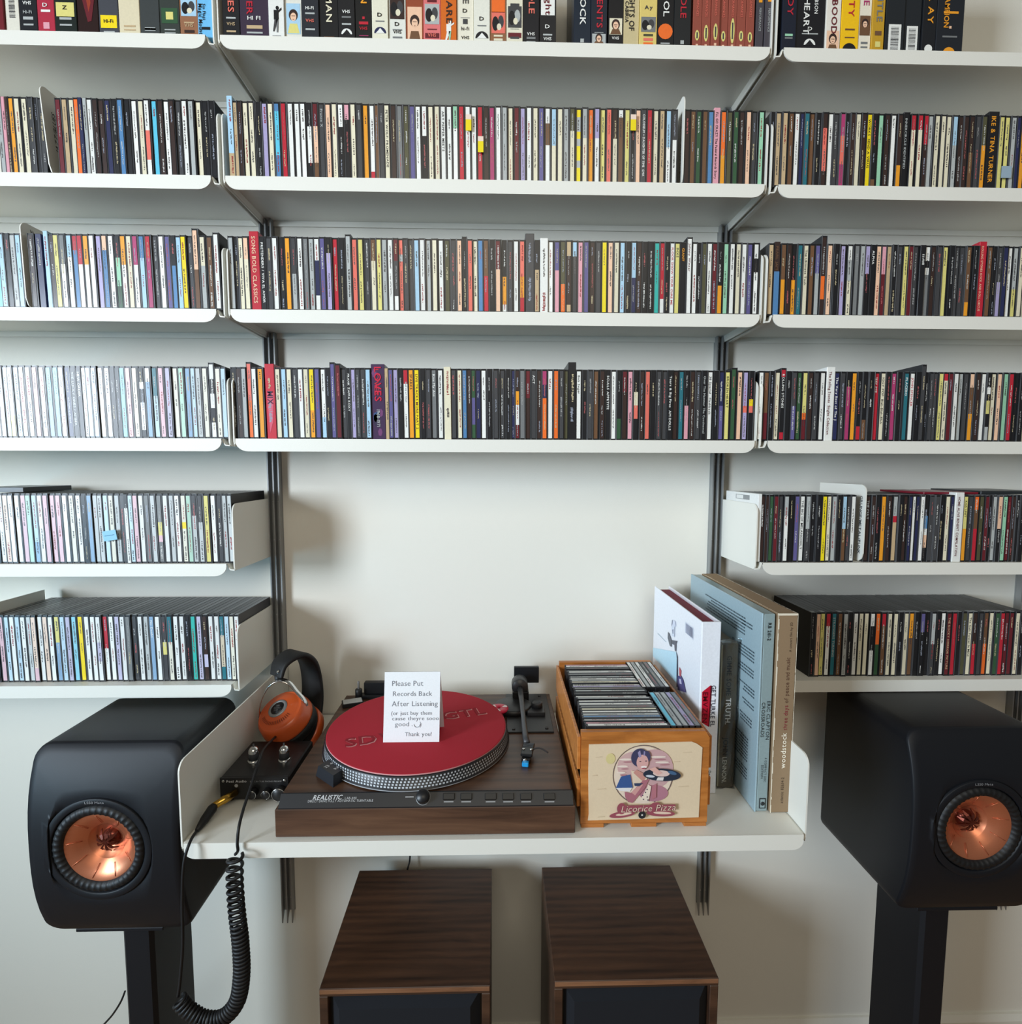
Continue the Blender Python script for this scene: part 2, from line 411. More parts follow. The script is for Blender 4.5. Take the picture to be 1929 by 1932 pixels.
# ------------------------------------------------------------------ CD rows   token: px centre + colours (digits give the tenths at which the next colour starts) [@width px] [^height mm]
ROWS = dict(  # left-hand rows are coded paler, with window glare in the colours
 AL="2s 10p 16N 23O 35c 50c 62g 70k 78g | 112R 126u 138c 147o 157B 162s 172w 182N 193N 205B 219k 230b 243k 256w 268c 281w4l8w 294A 306N 315w 327N 339g 352w 363s 377c 390k 402k",
 AC="436a7u@11^133 445u 455N 463c 477c 490k 500V 512c 524b1A7b 537r 551w 562w 573w 585k3w8k 597R3q8n 608g 621q 633c 644w3k 656p2k 668c 679g 691O 704w9r 711n 720g 731c 744N 755m 768z 778v 790w 802w4k 814c 826c 837w 849w 860e3w 872r 884w 895w 907r 918N 929P 942w 953s 964c 976R 987V 1000w 1011c 1022v 1035w2n5w 1046a5c 1058c 1069s 1081z3c 1093y1s3y4s5y7s8y 1104s4c 1116o4O 1127V4w 1138Y 1150l 1161N4c 1172w1n 1185Y 1195k 1204q 1215g 1226r 1239c 1250u 1263a5w 1273g4w | 1297N 1308n 1319G 1331n 1341b 1353p@12^130 1366o6O 1378z 1388G 1401N 1412q 1423g 1437e",
 AR="1459k 1468u 1483u 1492n 1505w 1512B 1521t 1533n 1545k 1556N2l8N 1567w 1578g 1590P3l7P 1598k 1608N 1618c 1629N 1639y 1651k9n 1662e 1674N 1686w 1698N7O 1709k^128 1722r2c 1737r2c 1745r4N 1755s 1768c 1779c 1790c 1803a4s 1813N 1822N 1833N5n 1844g 1854z4O 1873k@20^132 1888Y 1900Y 1912s 1920B 1928O",
 BL="-6A 6a 16k 25s 37a | 62N 76B@12 89a@9^130 99N 109Y 122m4w 134a3w 143r2b 153r4w 165O4w 177w 189V 201q2b 213w 224k3e7G 235O4w 247c 258P4w 271b3a 283r3P 296g 308w 319v 328k4b 338a 349y 361g 371q5n^136 386c4s 398n 411w^130",
 BC="438s 447k 454c 466q3c 482r@18^133 498k 509g 521w 533k 545O 556g5s 568w 578m 588s 599w3B8w 610v 622k2V 634r 647k 659s^130 670l 682Y 694g 706n3c 716Y 726s 738w 748R3g8w 757l2s3l 766g 776g 787a 798w 809s 822c 833w 845z 857g 868q 877k^129 888l 897c 907b 918n5r 929k 941R4q 953k5O9w 963g 975w 986l5O8r 1000g@17^136 1014k4u 1027w@15^128 1041w 1052v4p 1063z6o 1074u2N9u 1085a2g 1096p 1107v 1119N 1130g 1141y 1153q 1164c 1175a 1186k 1196a5B 1206N 1217k 1229k 1240T 1250r8w 1259k 1268w 1278Y 1290k 1301w^133 1311w 1320k 1328z 1338w 1348R 1359k6O 1370e 1382w 1393c 1404w 1415v 1427w2k4w",
 BR="1455u 1466N4b@11^128 1479n5O 1488N 1498k5O 1510t 1521c 1532n 1543v4s 1554N5o8N^139 1565q 1577k 1592V 1604w2s5c 1617m 1626s 1637V4k 1647k 1658q 1668p4R 1677u 1687k 1697g 1708Y 1717R 1727g 1739k@11 1750w2k3w4m 1760N 1772g 1784Y 1795k 1805g 1815g 1827n8O 1839k 1853r@14^133 1866n 1876k 1885g5V 1894B 1905w 1916s6Y 1925c",
 CL="-8w 3w 11a 21w7Y 33a 45w 57w 70p 83w 95A5b 108A6b 119w 130B 140k 151k 159w 169a 180a 192w 204w 215k 223k 232A 245p 257c 270k2w3k5w9k 282w2b 295t4a 307p 320V 333c 345e 357b 367a 375s 391c 402w2k4w6k8w^132 413c 423a",
 CC="443k 452N 462s 471l5o^134 481w 491O 511r@18^131 527c 536a 547c 558g 568w 579c 589y6O 600v 611w7a 620k 629v^134 639R^132 650g 659k 667V 676g 686g 695a 714x@26^132 729u 738v 747V 756k 766r2w 776O 788y 799k 809g 820m 832w 845c@13^128 858g 868c 877b 886N 893G4v8G 903B 913w 925k 937g 949g 961k 969B 976N3O5w8R 986m 997R4N 1008g 1018N 1028P2B4o 1039w 1050o 1060g 1069z 1080k@15^138 1094w 1104k 1114g 1126n 1137N 1148k 1159w 1169k7G 1179R3N 1190p 1201k3c5l7k 1212N 1222l 1233k 1244g 1255g 1265k 1275N 1286t 1296k5p 1307N 1318g 1330k 1340w 1351k 1362B5v 1373Y 1384G^130 1396q 1407V5l6V 1418k4y5l6k",
 CR="1436w 1445n6R 1456k 1467c 1477r1k9r^130 1488k 1498g5v 1508G 1519Y6o7R 1529N 1540g 1551w 1566w@16^133 1580B 1590g 1601k2P 1612O 1621k8r 1632k7n 1643k 1655r 1665c 1675k 1687P 1698k 1709t 1720w 1731k 1741g^138 1748k 1755g 1764g 1773Y 1783r1c 1792R 1802w 1812s 1823g 1834q2n6O 1844N 1855w 1864k2w3k4Y6k8s 1873c 1885q 1895e 1906r 1917k 1926k",
 DL="-10p 3w 13q 24w 35w 46p 57e 67a7b 78w 90p 101p 113p 126w 138c 150w 161k 171b 181s 191s 201a 212c 222s 233g 240k2w 247a 258p 267w 280m 291s 303m4Y6p7m 314w 325s 336w 348c4y5c 358e 368g3s 380g4s 393Y 404w 415g 426s 433s",
 DR="1440N 1447N 1455G 1463R 1473g 1483s3w 1494k 1504v 1514w 1524s5g 1535k 1545k 1555y 1564c 1573s 1583k 1593a5n 1601g 1608w | 1638N 1647N 1656k 1666O 1678N 1690s3r4u 1700k 1708N 1716B 1723w 1730B 1738w 1748k3b5w6q8k 1757g 1767g 1778k 1788c 1797B 1808w@16^130 1820Y5O 1830g 1841o2n5r 1851z 1860R 1868k 1876s 1885q5k 1895e 1904R 1912N 1920k 1927k",
 EL="-9R 7p 15a 25w 36a 48w 57s 67q8p 77w 88q 99w 110Y4b 121a 132V 142A 154y 167w 178w 189w4V7w 201r5w 212w 223V 234w 244m 256g 267w 278s 289b 301w 312g4Y6g 323t4c 334w 345w 356k 367T 378V 389N6V8N 400w 411w 420t3u8t 430a 440c 448w",
 ER="1534k 1543q 1552Y 1563r2w 1575t 1585n 1594s 1605k 1615w 1625c 1635c 1646w2k6w 1656o5G 1667r2n 1678c 1689c 1699k 1709c 1719O4n 1729k 1740v3k 1750k 1761s5g 1770k 1779w 1789R 1800r 1810k 1819z 1829c 1839N5r 1850g 1860n5o 1870c 1880G 1889r 1898R 1907R 1919c 1928k")
TITLES = {('AC', 1215): ("COLOSSEUM + DAUGHTER OF TIME  CMA", 'w'), ('AC', 1353): ("I'LL GO CRAZY The Federal Records Story", 'k'), ('AR', 1873): ("IKE & TINA TURNER", 'O'),
          ('AR', 1709): ("INNERCIRCLE IDENTIFIED", 's'), ('AC', 731): ("PETER WOLF: PROMENADE", 'k'), ('AC', 837): ("ART PEPPER MEETS", 'k'), ('AC', 608): ("France X", 's'),
          ('AR', 1639): ("WORKS  SEND A VIRUS", 'k'), ('BR', 1466): ("PEARL JAM", 'n'), ('BC', 1290): ("GIANT", 'O'), ('BC', 1301): ("Johnny Winter", 'R'), ('BC', 498): ("PRETENDERS / VIVA EL AMOR", 'w'),
          ('BR', 1853): ("ROLLING STONES ROCK AND ROLL CIRCUS", 'q'), ('BC', 1268): ("FLOOR SHOW YOUR CURE ME", 'r'), ('BR', 1521): ("The Ultimate Tosh", 'k'), ('BR', 1647): ("ALPHA", 'w'), ('BC', 1278): ("INXS", 'g'),
          ('CC', 820): ("Kiss My Ass", 'w'), ('CC', 788): ("LIVE TRACKS MORE PART 2", 'R'), ('CC', 1340): ("38 Special . Flashback", 'k'), ('CC', 1265): ("Tears & Big Fires  AM DOLLS", 'w'),
          ('CC', 1330): ("Over The Hammer The Continental", 's'), ('CC', 776): ("SPARKS", 'N'), ('CC', 1094): ("Bob Seger", 'k'), ('CR', 1477): ("ROLLING STONES", 'w'), ('CR', 1566): ("The Rolling Stones  Singles Collection", 'R'),
          ('CR', 1580): ("The Very Best of The J", 'w'), ('CR', 1655): ("iggy pop", 'w'), ('CR', 1665): ("IGGY POP  Blah-Blah-Blah", 'k'), ('CR', 1709): ("PLACEBO", 'w'), ('CR', 1720): ("JOHN SPENCER", 'r'),
          ('CL', 151): ("NEW ORDER", 'w'), ('CL', 140): ("THE LUCKY ONES / AMBER", 's'), ('CC', 657): ("FRANK ZAPPA", 'w'), ('CC', 1008): ("ACT", 'w'), ('CC', 1373): ("BROKEN HEART", 'k'), ('CC', 1148): ("SCULLS APPETITE", 'w'),
          ('DR', 1638): ("THE CULT", 's'), ('DR', 1808): ("HOME ALIVE BENEFIT COMPILATION", 'R'), ('DR', 1514): ("THE BIG OF MELANCHOLY", 'k'), ('DR', 1820): ("KISS UNIT", 'k'),
          ('EL', 289): ("No Doubt", 'w'), ('ER', 1789): ("THE ROCKY HORROR PICTURE", 'u'), ('ER', 1575): ("STRANGERS TURNING", 's'), ('ER', 1829): ("The Cult Power In Mind", 'k')}
TITLES[('CC', 659)] = ("FRANK ZAPPA ROXY", 'w')


def parse(tok):
    mm = re.match(r'^(-?\d+)([A-Za-z])((?:\d[A-Za-z])*)(?:@(\d+))?(?:\^(\d+))?$', tok)
    px = int(mm.group(1)); bands = [(0., mm.group(2))]
    for a, b in re.findall(r'(\d)([A-Za-z])', mm.group(3)): bands.append((int(a)/10, b))
    return px, bands, int(mm.group(4)) if mm.group(4) else None, int(mm.group(5))/1000 if mm.group(5) else .1248


RG = random.Random(11)


def ink_for(k):
    if k in LIGHT: return RG.choice([S(70, 66, 64), S(96, 92, 90), S(70, 60, 60), S(150, 50, 50)])
    return RG.choice([S(205, 205, 200), S(160, 160, 158), S(190, 176, 140), S(176, 92, 92), S(150, 156, 170)])


def jitter(c, a=.07):
    k = 1+RG.uniform(-a, a); return (min(c[0]*k, .9), min(c[1]*k, .9), min(c[2]*k, .9), 1)


def cd_parts(body, card, w, h, bands, boxy=False, title=None, d=.142, tops=(34, 60), full=False):
    """one case, spine to -y; origin at the middle of its lower front edge. body: shell builder, card: builder of the printed spine"""
    hw = w/2
    if boxy:
        c0 = jitter(C(bands[0][1]), .04)
        body.box(-hw, hw, 0, d, 0, h, c0, 'print', ch=.0006)
        xa, xb, z0, z1, yc = -hw+.0004, hw-.0004, .0006, h-.0006, -.0002
    else:
        top = RG.randint(38, 92); shell = S(top, top+1, top+3); dark = S(26, 26, 28)
        body.box(-hw, hw, .0009, d, 0, h, dark, 'print')
        body.box(-hw, -hw+.0009, 0, d, 0, h+.0003, shell, 'print')
        body.box(hw-.0011, hw, .0003, d, 0, h+.0002, S(top+14, top+15, top+18) if RG.random() < .5 else dark, 'print')
        body.box(-hw+.0012, hw-.0012, .002, .012, h-.001, h+.0006, S(150, 154, 156) if RG.random() < .45 else S(64, 66, 68), 'print')
        tg = RG.randint(*tops)
        for q in range(2): body.quad([(-hw+.001+q*.004, .012, h+.00012), (-hw+.0045+q*.0045, .012, h+.00012), (-hw+.0045+q*.0045, d, h+.00012), (-hw+.001+q*.004, d, h+.00012)], S(tg+q*8, tg+1+q*8, tg+3+q*8))
        if w < .0085 or full: xa, xb = -hw+.0009, hw-.0009
        else: xa = -hw+.0011; xb = xa+min(.0068, w-.0024)
        z0, z1, yc = .0028, h-.003, .0004
        card.box(xa, xb, yc, yc+.0005, z0, z1, jitter(C(bands[0][1])), 'print')
    H = z1-z0
    for i, (f, k) in enumerate(bands):
        if i == 0 and not boxy and len(bands) == 1: continue
        if i == 0 and boxy and len(bands) == 1: continue
        f2 = bands[i+1][0] if i+1 < len(bands) else 1.
        card.quad([(xa, yc-.00008, z1-f2*H), (xb, yc-.00008, z1-f2*H), (xb, yc-.00008, z1-f*H), (xa, yc-.00008, z1-f*H)], jitter(C(k)))
    yt = yc-.00018; sw = xb-xa
    if title:
        t, k = title
        card.text(t, (xa+sw*.24, yt, z1-H*.06), (0, 0, -1), (1, 0, 0), sw*.78 if not boxy else min(sw*.6, .011), C(k), bold=1, width=H*.86, lift=.00003)
        return
    if sw < .003: return
    # print too small to read: broken strokes of ink
    nseg = RG.choice([1, 2, 2, 3]); z = z1-H*RG.uniform(.04, .2)
    for q in range(nseg):
        ln = H*RG.uniform(.1, .4)
        zz = z; th = sw*RG.uniform(.2, .42)
        kk = [k for f, k in bands if f <= (z1-z)/H+.02][-1]; ink = ink_for(kk)
        off = RG.uniform(-.08, .08)*sw
        while zz > z-ln and zz > z0+.004:
            lw = RG.uniform(.0007, .0021)
            cx = (xa+xb)/2+off+RG.uniform(-.06, .06)*sw; t2 = th*RG.uniform(.55, 1.)/2
            card.quad([(cx-t2, yt, zz-lw), (cx+t2, yt, zz-lw), (cx+t2, yt, zz), (cx-t2, yt, zz)], ink)
            zz -= lw+RG.choice([.0003, .0004, .0005, .0016])
        z = zz-H*RG.uniform(.06, .22)
        if z < z0+H*.12: break


UNITS = ['', 'first', 'second', 'third', 'fourth', 'fifth', 'sixth', 'seventh', 'eighth', 'ninth', 'tenth', 'eleventh', 'twelfth', 'thirteenth', 'fourteenth', 'fifteenth', 'sixteenth', 'seventeenth', 'eighteenth', 'nineteenth', 'twentieth']


def bandname(b):
    ks = []
    for _, k in b:
        if not ks or ks[-1] != k: ks.append(k)
    if len(ks) == 1: return CN[ks[0]]
    if len(ks) == 2: return '%s-over-%s' % (CN[ks[0]], CN[ks[1]])
    return '%s-%s-%s banded' % (CN[ks[0]], CN[ks[1]], CN[ks[2]])


SHN = dict(CC='the centre shelf above the bare wall', DL='the second-lowest left CD shelf', DR='the second-lowest right CD shelf', EL='the lowest left CD shelf', ER='the lowest right CD shelf')
GRN = dict(CC='CDs on the centre shelf above the bare wall', DL='CDs on the second-lowest left shelf', DR='CDs on the second-lowest right shelf', EL='CDs on the lowest left shelf', ER='CDs on the lowest right shelf')
SINGLE = ('CC', 'DL', 'DR', 'EL', 'ER')
rest = MB()
BIG = {('AC', 436): 'tall blue and tan slipcase at the left end of the top centre CD shelf', ('AC', 1353): 'wide pink spined box titled in black on the top centre CD shelf',
       ('AR', 1873): 'wide black box with orange capitals on the top right CD shelf', ('BC', 482): 'wide crimson box set with pale print on the second centre CD shelf',
       ('BC', 1000): 'tall dark marbled double-width box on the second centre CD shelf', ('BC', 1027): 'wide plain white box on the second centre CD shelf',
       ('BR', 1466): 'blue spined book-style album with brown top on the second right CD shelf', ('BR', 1853): 'wide bright red box with pale lettering on the second right CD shelf',
       ('BR', 1739): 'wide black spine on the second right CD shelf', ('BL', 76): 'wide navy case beside the labelled divider on the second left CD shelf', ('BL', 89): 'crinkled plastic wrapped white case on the second left CD shelf',
       ('CR', 1566): 'wide tall white box with red script title on the third right CD shelf', ('CC', 714): 'wide purple patterned box with big red letters on the centre shelf above the bare wall',
       ('CC', 511): 'wide glossy crimson box near the left end of the centre shelf above the bare wall', ('CC', 845): 'wide peach-coloured case on the centre shelf above the bare wall',
       ('CC', 1080): 'tall wide black box standing proud on the centre shelf above the bare wall', ('DR', 1808): 'wide white case with many lines of print on the second-lowest right CD shelf'}
for rk, data in ROWS.items():
    row = rk[0]; z = ZS[row]; yf = -.154 if row == 'E' else -.166
    segs = [[parse(t) for t in sg.split()] for sg in data.split('|')]
    allbn = {}; cnt = {}
    if rk in SINGLE:
        for sg in segs:
            for t in sg:
                if (rk, t[0]) not in BIG: allbn[bandname(t[1])] = allbn.get(bandname(t[1]), 0)+1
    for sg in segs:
        n = len(sg)
        ed = [[0, 0] for _ in range(n)]
        for i, t in enumerate(sg):
            px, _, wd, _ = t
            l = px-5.6 if i == 0 else (px+sg[i-1][0])/2
            r = px+5.6 if i == n-1 else (px+sg[i+1][0])/2
            if i and sg[i-1][2]: l = max(l, sg[i-1][0]+sg[i-1][2]/2)
            if i < n-1 and sg[i+1][2]: r = min(r, sg[i+1][0]-sg[i+1][2]/2)
            if wd: l, r = px-wd/2, px+wd/2
            ed[i] = [l, r]
        for i, (px, bands, wd, h) in enumerate(sg):
            xl = ux(ed[i][0], yf, z+.0625); xr = ux(ed[i][1], yf, z+.0625); w_ = xr-xl-.0003; xm = (xl+xr)/2
            if not wd and w_ > .0112: w_ = .0108
            big = (rk, px) in BIG
            boxy = big or w_ < .0065
            lean = math.radians(max(0, 1.15-px/1300.))+math.radians(RG.uniform(-.06, .06))
            if big and w_ > .02: lean *= .6
            yy = yf+RG.uniform(-.0012, .0018)
            if xm < -.4 and row == 'C': pass
            hh = h
            M = Matrix.Translation((xm+.0625*math.sin(lean)-w_/2, yy, z+.0002)) @ Matrix.Rotation(-lean, 4, 'Y') @ Matrix.Translation((w_/2, 0, 0))
            dd = .142 if not (rk in ('AC', 'BC', 'CC')) else .141
            title = TITLES.get((rk, px)); tp = (84, 132) if rk in ('DL', 'EL') else (38, 62)  # left-hand case tops get a lighter grey that paints in window sheen
            if rk in ('CL', 'DL', 'EL'): GLARE_MIX[0] = .38
            else: GLARE_MIX[0] = 0.
            if rk in SINGLE or big:
                b = MB(); c_ = MB()
                if (rk, px) == ('CC', 714):
                    cd_parts(b, c_, w_, hh, bands, True, ("LOVES", 'r'), dd)
                    c_.text("1968-1971", (-.003, -.0008, .052), (0, 0, -1), (1, 0, 0), .008, C('s'), bold=1, lift=.0001)
                    for q in range(9):
                        a = RG.uniform(0, 6.28); qx = RG.uniform(-.009, .009); qz = RG.uniform(.008, .12); rr = RG.uniform(.002, .005)
                        c_.quad([(max(-hw_, min(hw_, qx+rr*math.cos(a+t))), -.00022, qz+1.8*rr*math.sin(a+t)) for hw_ in [w_/2-.0008] for t in (0, .9, 2., 3.1, 4.2, 5.3)][::-1], RG.choice([S(60, 84, 128), S(116, 66, 110), S(52, 44, 70)]))
                    c_.text('LOVES', (-.006, -.0008, .127), (0, 0, -1), (1, 0, 0), .017, S(206, 34, 66), bold=1, width=.062)
                elif (rk, px) == ('CC', 511):
                    cd_parts(b, c_, w_, hh, bands, True, None, dd)
                    c_.quad([(-.003, -.0003, .01), (.003, -.0003, .03), (.006, -.0003, .08), (-.006, -.0003, .08)], S(214, 88, 110))
                    c_.text("MIX", (-.005, -.0006, .083), (0, 0, -1), (1, 0, 0), .013, S(60, 30, 60), bold=1)
                elif (rk, px) == ('BC', 482):
                    cd_parts(b, c_, w_, hh, bands, True, ("SONG BOLD CLASSICS", 'q'), dd)
                else:
                    cd_parts(b, c_, w_, hh, bands, boxy, title, dd, tp)
                nm = 'cd_box_set' if big else 'cd_case'
                root = b.build(nm)
                if c_.f:
                    ch = c_.build('spine_card', root)
                root.matrix_world = M
                if big: tag(root, BIG[(rk, px)], 'CD box', 'wide CD boxes among the CDs')
                else:
                    bn = bandname(bands); cnt[bn] = cnt.get(bn, 0)+1
                    if allbn[bn] == 1: lab = 'CD case with the only %s spine on %s' % (bn, SHN[rk])
                    else: lab = '%s CD spine, %s %s one from the left on %s' % (bn, UNITS[cnt[bn]] if cnt[bn] < 21 else 'last', bn, SHN[rk])
                    if len(lab.split()) > 16: lab = '%s CD spine, %s such on %s' % (bn, UNITS[cnt[bn]], SHN[rk])
                    tag(root, lab, 'CD', GRN[rk])
            else:
                rest.M = M; cd_parts(rest, rest, w_, hh, bands, boxy, title, dd, tp)
rest.M = None; GLARE_MIX[0] = 0.
tag(rest.build('cd_cases'), 'rows of CD cases in many colours filling the upper three shelf rows', 'CDs', kind='stuff')


# loose things lying on or tucked in the CD rows
def lying(name, label, x0, x1, y0, y1, z, h, col, rz=0., m='print'):
    b = MB(); b.box(-(x1-x0)/2, (x1-x0)/2, 0, y1-y0, 0, h, col, m, ch=.0005); o = b.build(name); o.location = ((x0+x1)/2, y0, z); o.rotation_euler = (0, 0, rz)
    return tag(o, label, 'CD')


zt = ZS['D']+.1262
lying('cd_case', 'dark CD case lying flat on the CDs of the second-lowest left shelf', -.955, -.868, -.135, -.02, zt, .009, S(60, 66, 70))
lying('cd_booklet', 'maroon booklet lying flat on the CDs of the second-lowest right shelf', .80, .905, -.15, -.03, zt, .004, S(120, 22, 40))
lying('cd_case', 'black CD case lying flat at the right end of the second-lowest right shelf', .912, 1.03, -.15, -.02, zt, .006, S(40, 44, 46), -.05)
b = MB(); b.box(0, .024, 0, .0006, 0, .018, S(150, 205, 228), 'paper'); b.box(.003, .02, -.0003, 0, .009, .0098, S(60, 110, 150), 'paper')
o = b.build('sticker'); o.location = (ux(196, -.1695, -.133), -.1700, -.143); o.rotation_euler = (0, -.15, 0); tag(o, 'pale blue sticky tab stuck across spines on the second-lowest left shelf', 'sticker')
b = MB(); b.box(0, .018, 0, .0006, 0, .02, S(150, 170, 185), 'paper')
o = b.build('sticker'); o.location = (ux(1889, -.1695, .5), -.1700, .502); tag(o, 'grey-blue sticky tab across spines at the right end of the top CD shelf', 'sticker')
for rk, px, v0, cc in (('A', 884, .565, S(240, 215, 20)), ('A', 907, .53, S(240, 215, 20)), ('A', 1195, .57, S(240, 215, 20))):
    b = MB(); b.box(0, .0095, 0, .0006, 0, .018, cc, 'paper'); b.box(.0, .0095, -.0002, 0, .018, .026, S(238, 214, 196), 'paper')
    o = b.build('sticker'); o.location = (ux(px-5, -.1695, v0), -.1700, v0)
    tag(o, 'yellow and beige price tab on the top centre CD shelf, %s' % {884: 'leftmost one', 907: 'on a red spine', 1195: 'on a black spine'}[px], 'sticker', 'yellow price tabs')


# shelf dividers
def divider(label, x, row, h, word, face, lean=0., y0=-.168, y1=-.022, ylow=None, col=None):
    P = [(y0+.012, 0), (y1, 0), (y1, h), (y0+.014, h)]
    for i in range(1, 6):
        a = math.pi/2*i/6; P.append((y0+.014-.014*math.sin(a), h-.014+.014*math.cos(a)))
    P += [(y0, h-.014), (y0, .016), (y0+.004, .005)]
    d = MB(); d.prism(P, 0, -.0009, .0009, m='shelf_paint')
    o = d.build('shelf_divider'); o.matrix_world = Matrix.Translation((x, 0, ZS[row]+.001)) @ Matrix.Rotation(-lean, 4, 'Y')
    tag(o, label, 'divider', 'white metal CD dividers')
    if word:
        t = MB(); s = face
        if s > 0:   # right-hand face: reads bottom to top
            t.text(word, (s*.001, y0+.027, .022 if len(word) > 12 else .045), (0, 0, 1), (0, -1, 0), .0125, S(60, 58, 56), 'paper', width=(.115 if len(word) > 12 else .066), slant=.2, bold=1, lift=0)
            t.v = [(s*.0011, p[1], p[2]) for p in t.v]
        else:
            t.text(word, (s*.001, y0+.0150, .122), (0, 0, -1), (0, -1, 0), .0105, S(50, 56, 64), 'paper', width=.110, bold=1, lift=0)
            t.v = [(s*.0013, p[1], p[2]) for p in t.v]
        t.build('lettering', o)


divider('white divider lettered for jazz on the top left CD shelf', ux(95, -.168, .4834), 'A', .146, 'JAZZ/BLUES', 1, .07)
divider('white divider lettered for rock and pop on the second left CD shelf', ux(50, -.168, .27), 'B', .145, 'ROCK/POP/NEW WAVE', 1, .02)
divider('white divider with small print rising above the top centre CD shelf', ux(1289, -.168, .5), 'A', .15, 'RHYTHM & BLUES SOUL FUNK AND MORE', -1, -.0)
divider('white divider lettered for grunge and metal on the second-lowest right CD shelf', ux(1633, -.168, -.1), 'D', .143, 'GRUNGE/METAL/PUNK', -1, -.0)
divider('plain white divider on the lowest left CD shelf at the frame edge', -.935, 'E', .143, None, 1, 0)

# white case behind the end plate on the right
b = MB(); c_ = MB(); b.box(0, .0072, 0, .142, 0, .126, S(232, 232, 228), 'print', ch=.0005)
c_.box(-.0002, 0, .035, .095, .1125, .1215, S(140, 142, 142), 'print'); c_.box(-.0004, -.0002, .062, .092, .1135, .1205, S(226, 226, 222), 'print')
o = b.build('cd_case'); o.location = (.4782, -.1655, ZS['D']+.001); c_.build('label_strip', o)
tag(o, 'white case with grey label lying against the left end plate of the second-lowest right shelf', 'CD')

